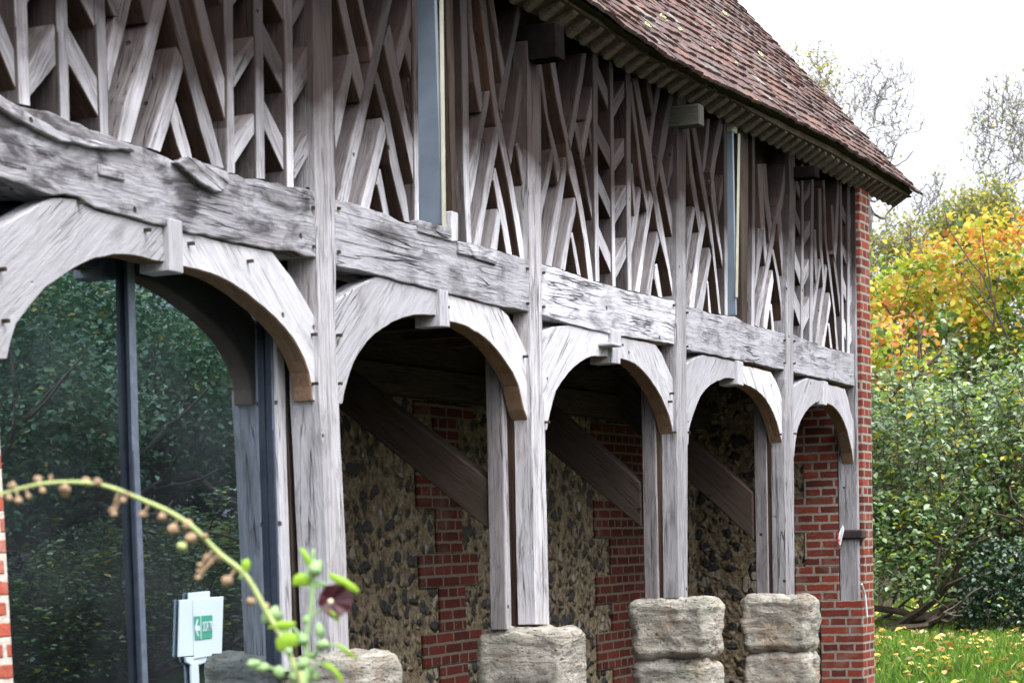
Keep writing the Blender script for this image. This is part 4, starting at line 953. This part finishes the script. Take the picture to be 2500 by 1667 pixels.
# apple shrubs behind the barn end: upright shoots full of leaves
def shrub(base, label, ylo, yhi, top, seed, nsh=26, nleaf=5200):
    base = np.array(base, float); r = empty('apple_shrub', base, label, 'shrub', 'apple shrubs behind the barn')
    chains = []; tp = []; C = []; mi = []
    # gnarled low framework
    for k in range(4):
        p0 = np.array([rng.uniform(-.3, .3), rng.uniform(ylo, yhi) * .5, 0]); e = []
        grow(p0, (rng.normal() * .2, rng.normal() * 1.2, .5), 1.0, .06, 2, chains, e, .6, 4, .75, 3, .1, .25)
    for k in range(nsh):
        y = rng.uniform(ylo, yhi); x = rng.uniform(-.75, .75); h = top * rng.uniform(.82, 1.04)
        z0 = rng.uniform(.3, 1.1); pts = [np.array([x * .5, y * .85, z0])]; n = 9
        dx, dy = rng.normal() * .05, rng.normal() * .06
        for i in range(1, n + 1):
            q = pts[-1] + np.array([dx + x * .06, dy, (h - z0) / n]) + rng.normal(size=3) * .035; pts.append(q)
        chains.append((pts, list(np.linspace(.016, .004, n + 1))))
        # side twigs
        for i in range(2, n):
            for _ in range(2):
                a = pts[i]; b = a + rng.normal(size=3) * np.array([.2, .24, .1]) + np.array([0, 0, .1]); chains.append(([a, (a + b) / 2 + rng.normal(size=3) * .02, b], [.006, .004, .002]))
        m = nleaf // nsh; t = rng.uniform(0, 1, m) ** .85; seg = np.clip((t * n).astype(int), 0, n - 1); fr = t * n - seg
        P = np.array(pts); c = P[seg] * (1 - fr[:, None]) + P[seg + 1] * fr[:, None]
        wid = (.20 * (1 - t) + .05)[:, None]
        C.append(c + rng.normal(size=(m, 3)) * np.concatenate([wid * 1.2, wid * 1.1, wid * .4], 1))
    V, Fc = tube_mesh(chains, 4); mesh_obj('branches', V, Fc, M['bark'], r)
    C = np.concatenate(C); C = C[C[:, 2] > .35]
    # low hem of leaves
    hem = np.stack([rng.uniform(-1.1, .4, nleaf // 3), rng.uniform(ylo, yhi, nleaf // 3), rng.uniform(.42, 1.6, nleaf // 3)], 1)
    C = np.concatenate([C, hem]); u = rng.uniform(0, 1, len(C)); zr = C[:, 2] / top
    mi = np.where(u < .05, 1, np.where(u < .05 + .14 * zr, 2, np.where(u < .16 + .55 * zr ** 1.3, 3, 0)))  # more pale leaves higher up: pale undersides, and sky sheen put into colour
    leaves('foliage', C, .078, [M['leafgreen'], M['leafyellow'], M['leaflime'], M['leafpale']], mi, r, .5, None, .62)
    return r
S0 = ptz(2180, 1450, 24.5); S1 = ptz(2340, 1450, 25.5); S2 = ptz(2500, 1450, 25.0)
shrub((S0[0], S0[1], .33), 'leafy apple shrub right beside the brick end of the barn', -.65, .75, 2.95, 1)
shrub((S1[0], S1[1], .33), 'tallest apple shrub, in the middle of the hedge behind the barn', -.75, .7, 3.2, 2)
shrub((S2[0], S2[1], .33), 'apple shrub at the right edge of the view, above the ivy', -.9, .7, 3.05, 3)
s_ = ptz(1990, 1450, 26.5); shrub((s_[0], s_[1], .33), 'apple shrub mostly hidden behind the barn wall', -.6, .8, 2.4, 4, 14, 2200)
# low limbs showing under the leaves
LB = [([(2090, 1480), (2160, 1487), (2215, 1497), (2250, 1530), (2270, 1545), (2300, 1555)], .05), ([(2118, 1335), (2170, 1338), (2230, 1345), (2270, 1375), (2300, 1400), (2330, 1420), (2400, 1470)], .05), ([(2330, 1410), (2345, 1370), (2380, 1345), (2430, 1320), (2480, 1290), (2520, 1280)], .04), ([(2460, 1405), (2500, 1390), (2530, 1380)], .03)]
lb = empty('bare_limb', tuple(ptz(2300, 1555, 23.6)), 'crooked mossy apple limbs lying low under the leafy shrubs', 'branch')
ch = []
for P, r in LB:
    pts = smooth_path([ptz(x, y, 24.5 + (i % 2) * .1) for i, (x, y) in enumerate(P)], 3); ch.append((pts, list(np.linspace(r * .75, r * 1.1, len(pts)))))
V, Fc = tube_mesh(ch, 6); o = mesh_obj('limbs', V, Fc, M['bark'], lb, True); o.location = -lb.location
# ivy mound
ib = ptz(2440, 1560, 23.3)
iv = empty('ivy_bush', (ib[0], ib[1], .33), 'low dark mound of ivy under the right hand apple shrub', 'bush')
n = 6500; u = rng.normal(size=(n, 3)); u /= np.linalg.norm(u, axis=1)[:, None]; rr = rng.uniform(.6, 1.05, n)[:, None]
C = u * rr * np.array([.6, .62, .85]); C[:, 1] -= .12; C[:, 2] += .22; C += (np.sin(C * 9) * .05); C = C[C[:, 2] > -.03]
leaves('foliage', C, .055, [M['leafivy'], M['leaflime']], (rng.uniform(0, 1, len(C)) < .02).astype(int), iv, .3, None, .8)
ch = []
for k in range(10):
    grow((rng.normal() * .1, rng.normal() * .1, 0), rng.normal(size=3) + [0, 0, 1], .5, .02, 1, ch, [], .5)
V, Fc = tube_mesh(ch, 4); mesh_obj('stems', V, Fc, M['bark'], iv)

# maples in autumn colour
def maple(px, Z, label, h, rad, seed, ntw=70, nleaf=7000, orange=.3, low=1.6, name='maple_tree'):
    b = ptz(px, 1500, Z); base = np.array([b[0], b[1], .33]); r = empty(name, base, label, 'tree', 'autumn maples behind the shrubs')
    ch = []; tips = []
    grow((0, 0, 0), (0, 0, 1), low + .4, .10, 0, ch, tips, wob=.04); top = ch[0][0][-1]
    for k in range(7):
        grow(ch[0][0][2 + k % 3], (rng.normal() * .7, rng.normal() * .7, .9), (h - low) * .42, .05, 2, ch, tips, .45, 4, .7, 3, .25, .12)
    V, Fc = tube_mesh(ch, 4); mesh_obj('trunk', V, Fc, M['bark'], r)
    # clustered crown: clump centres in an irregular egg
    K = 85; cc = []
    while len(cc) < K:
        q = rng.uniform(-1, 1, 3)
        ang = math.atan2(q[1], q[0]); lim = 1 + .22 * math.sin(3 * ang + seed) + .15 * math.sin(5 * q[2] + seed)
        if np.linalg.norm(q) < lim and np.linalg.norm(q) > .25: cc.append([q[0] * rad, q[1] * rad, low + (h - low) * (.5 + .5 * q[2])])
    cc = np.array(cc); C = clumps(cc, nleaf, (.2, .2, .13)); C = C[C[:, 2] > .8]
    z = (C[:, 2] - low) / (h - low); nz = np.array([noise.noise(Vector(c) * 1.1 + Vector((seed, 0, 0))) for c in C])
    out = np.linalg.norm(C[:, :2], axis=1) / rad
    score = z * .9 + nz * .65 + rng.normal(size=len(C)) * .16 + out * .15
    mi = np.where(score > 1.28 - orange * .5, 2, np.where(score > .74, 1, np.where(score > .52, 3, 0)))
    leaves('crown', C, .095, [M['leafgreen'], M['leafyellow'], M['leaforange'], M['leaflime']], mi, r, .25, None, .9)
    return r
maple(2180, 33, 'yellow and orange maple rising just right of the barn wall', 5.6, 1.25, 1, orange=.55)
maple(2390, 34, 'tallest golden maple at the right, orange at its top', 6.0, 1.45, 5, orange=.6, nleaf=8500)
maple(2545, 32, 'maple cut by the right edge of the view', 5.7, 1.2, 9, orange=.5)
maple(2050, 36, 'maple mostly behind the barn roof, its orange tip showing', 6.6, 1.1, 13, orange=.6, nleaf=5000)
maple(2160, 29, 'small orange maple sapling low beside the brick wall', 3.9, .55, 17, orange=.9, nleaf=1500, low=2.4)
maple(2290, 38, 'greener maple standing back between the two golden ones', 5.4, 1.6, 21, orange=.1)

# tall thin trees against the sky: each twig tip is joined to the nearest limb already grown
def crown_tree(cpx, cpy, rx, ry, Z, label, n=420, leafn=800, lsz=.10, yellow=.2, seed=0, lean=0):
    c = ptz(cpx, cpy, Z); bx = ptz(cpx + lean, cpy + ry, Z); base = np.array([bx[0], bx[1], 0.0])
    rad = np.array([rx, rx, ry]) * Z / F; C0_ = c - base
    r = empty('thin_tree', base, label, 'tree', 'thin trees against the sky')
    fork = C0_ - np.array([0, 0, rad[2] * 1.9]) ; fork[2] = max(fork[2], 2.0); fork[:2] *= .3
    nodes = [np.array([0, 0, 0.0]), fork * [.5, .5, .5], fork]; par = [0, 0, 1]; depth = [0, 0, 0]
    A = []
    while len(A) < n:
        q = rng.normal(size=3); q /= np.linalg.norm(q); q *= rng.uniform(.1, 1) ** .45
        lim = 1 + .25 * noise.noise(Vector(q) * 2.2 + Vector((seed * 3.7, 0, 0)))
        pt = q * rad * lim
        if pt[2] < 0 and rng.uniform() < .5: pt = pt * np.array([.75, .75, 2.4])     # limbs low on the trunk
        A.append(C0_ + pt)
    A = sorted(A, key=lambda p: np.linalg.norm(p - fork))
    chains = [([nodes[0], nodes[1], nodes[2]], [.16, .13, .10])]; N = np.array(nodes)
    for a in A:
        d = np.linalg.norm((N - a) * [1, 1, .8], axis=1) + np.where(N[:, 2] > a[2], .5, 0); k = int(np.argmin(d)); s = N[k]
        dd = depth[k] + 1; m = s + (a - s) * .5 + rng.normal(size=3) * np.linalg.norm(a - s) * .1 - np.array([0, 0, .04 * np.linalg.norm(a - s)])
        r0 = max(.012, .075 * .80 ** dd); chains.append(([s, m, a], [r0, r0 * .85, max(.009, r0 * .7)]))
        N = np.vstack([N, m, a]); depth += [dd, dd]
    T = N[len(nodes):][1::2]
    for t in T:   # fine twigs
        for _ in range(2):
            e = t + (rng.normal(size=3) * .22 + [0, 0, .22]) * np.array([1, 1, 1]); chains.append(([t, (t + e) / 2 + rng.normal(size=3) * .03, e], [.009, .007, .004]))
    V, Fc = tube_mesh(chains, 3); mesh_obj('branches', V, Fc, M['barkgrey'], r)
    if leafn:
        Cn = clumps(T, leafn, (.2, .2, .22)); leaves('foliage', Cn, lsz, [M['leafolive'], M['leafyellow']], (rng.uniform(0, 1, len(Cn)) < yellow).astype(int), r, .1, None, .6)
    return r
crown_tree(1975, 235, 95, 118, 60, 'thin tree with yellowing leaves rising behind the roof', 210, 1000, .10, .35, 1)
crown_tree(2142, 262, 105, 125, 58, 'nearly leafless tree with fine dark twigs right of the roof verge', 250, 130, .09, .15, 2, -30)
crown_tree(2275, 560, 62, 130, 55, 'low bare tree in the gap between the taller trees', 120, 150, .09, .15, 3)
crown_tree(2440, 350, 85, 165, 56, 'tall dark twigged tree near the right edge', 260, 350, .09, .12, 4)
crown_tree(2545, 330, 85, 180, 54, 'bare tree at the right edge with olive leaves below', 220, 350, .10, .1, 5)
crown_tree(2385, 570, 120, 105, 50, 'rounded olive green tree above the golden maples', 200, 6500, .11, .1, 6)
crown_tree(2190, 640, 90, 110, 52, 'short pale tree just over the maple tops', 130, 2400, .10, .12, 7)

# orchard row reflected in the glass; the last trees are unseen, added for shade
def orchard():
    r = empty('orchard_tree', (0, 0, 0), 'x', 'tree', 'orchard trees facing the barn'); ch = []; tips = []
    grow((0, 0, 0), (.05, 0, 1), 1.3, .16, 0, ch, tips, wob=.05); top = ch[0][0][-1]
    for k in range(7):
        a = k * .9; grow(top, (math.cos(a), math.sin(a), .75), 1.5, .08, 2, ch, tips, .5, 4, .7, 3, .15, .15)
    V, Fc = tube_mesh(ch, 5); mesh_obj('trunk', V, Fc, M['bark'], r, True)
    K = 170; q = rng.normal(size=(K, 3)); q /= np.linalg.norm(q, axis=1)[:, None]; q *= rng.uniform(.35, 1, (K, 1)); cc = q * [1.9, 1.7, 1.6] + [0, 0, 2.9]
    C = clumps(cc, 22000, (.24, .24, .2)); leaves('crown', C, .078, [M['leafdark']], None, r, .4, None, .65)
    return r
ot = orchard()
spots = [(10.2, -9.0, 0, 1.0, 'broad orchard tree opposite the glazed bay'), (13.4, -9.8, 1.3, 1.05, 'orchard tree with a thick trunk, second in the facing row'), (16.6, -9.4, 2.9, 1.0, 'orchard tree, third in the facing row'), (19.8, -10.4, 4.4, 1.1, 'orchard tree at the far end of the facing row'), (12.0, -13.2, 5.2, 1.1, 'orchard tree in the second row by the pale wall'), (15.6, -13.0, 3.6, 1.12, 'orchard tree in the second row, behind the third'), (19.4, -14.0, 2.2, 1.2, 'orchard tree in the second row, farthest from the barn'), (-4.4, -7.6, .7, 1.05, 'unseen tree added to shade the barn, left of the camera'), (-.6, -7.9, 2.0, 1.1, 'unseen tree added to shade the second barn arch'), (3.0, -8.1, 3.3, 1.05, 'unseen tree added to shade the third barn arch')]
for i, (x, y, a, s, lab) in enumerate(spots):
    if i == 0: r = ot
    else:
        r = ot.copy(); COL.objects.link(r)
        for c in ot.children:
            k = c.copy(); COL.objects.link(k); k.parent = r
    r.location = (x, y, gz(x, y)); r.rotation_euler = (0, 0, a); r.scale = (s, s, s); r['label'] = lab
gw = box('garden_wall', (6, -16.3, 0), (34, -16.0, 2.0), M['render'], None, bev=.02); tag(gw, 'pale rendered garden wall beyond the orchard trees', 'wall')

src = [o for o in bpy.data.objects if o.name.startswith('apple_shrub') and o.parent is None][:3]
for i, (x, y) in enumerate(((9.6, -8.2), (11.2, -8.0), (12.9, -8.4), (14.6, -8.1), (16.3, -8.5), (18.0, -8.3))):
    s = src[i % 3]; r = s.copy(); COL.objects.link(r); r.location = (x, y, gz(x, y) - .25); r.rotation_euler = (0, 0, 1.57 + .4 * i); r.scale = (1, 1.25, .62)
    r['label'] = ('nearest low shrub under the facing orchard row', 'second low shrub under the facing orchard row', 'third low shrub under the facing orchard row', 'fourth low shrub under the facing orchard row', 'fifth low shrub under the facing orchard row', 'farthest low shrub under the facing orchard row')[i]
    r['group'] = 'low shrubs under the orchard trees'
    for c in s.children:
        k = c.copy(); COL.objects.link(k); k.parent = r
# grass and fallen leaves
N = 90000
X = 8.9 + 18 * rng.uniform(0, 1, N) ** 1.25; Y = rng.uniform(-1.6, 6.4, N)
keep = ((X > 9.0) | (Y < -.2)) & (Y > (X + 7.86) * .165 - 4.24 - .4) & (Y < (X + 7.86) * .265 - 4.24 + .5); X = X[keep]; Y = Y[keep]
Z = np.array([gz(a, b) for a, b in zip(X, Y)]); n = len(X)
h = rng.uniform(.05, .14, n) * (1 + .5 * np.array([noise.noise(Vector((a * 1.3, b * 1.3, 0))) for a, b in zip(X, Y)]))
an = rng.uniform(0, 6.28, n); w = .006; dx = np.cos(an) * w; dy = np.sin(an) * w; lx = rng.normal(size=n) * .035; ly = rng.normal(size=n) * .035
V = np.stack([np.stack([X - dx, Y - dy, Z], 1), np.stack([X + dx, Y + dy, Z], 1), np.stack([X + lx * .4 + dx * .6, Y + ly * .4 + dy * .6, Z + h * .6], 1), np.stack([X + lx, Y + ly, Z + h], 1)], 1).reshape(-1, 3)
i4 = np.arange(n) * 4; Q = np.stack([i4, i4 + 1, i4 + 2, i4 + 3], 1)
me = bpy.data.meshes.new('grass'); me.vertices.add(len(V)); me.vertices.foreach_set('co', V.ravel()); me.loops.add(Q.size); me.loops.foreach_set('vertex_index', Q.ravel().astype(np.int32))
me.polygons.add(n); me.polygons.foreach_set('loop_start', np.arange(0, Q.size, 4, dtype=np.int32)); me.polygons.foreach_set('loop_total', np.full(n, 4, dtype=np.int32)); me.update()
tag(link('grass', me, M['grassblade']), 'bright green grass growing at the foot of the shrubs', 'grass', kind='stuff')
n = 900; X = rng.uniform(9, 24, n); Y = (X + 7.86) * rng.uniform(.165, .27, n) - 4.24
C = np.stack([X, Y, np.array([gz(a, b) for a, b in zip(X, Y)]) + rng.uniform(.04, .11, n)], 1)
fo = leaves('fallen_leaves', C, .085, [M['fallen']], None, None, 1.2, None, .75)
tag(fo, 'yellow and brown fallen leaves scattered over the grass', 'leaves', kind='stuff')
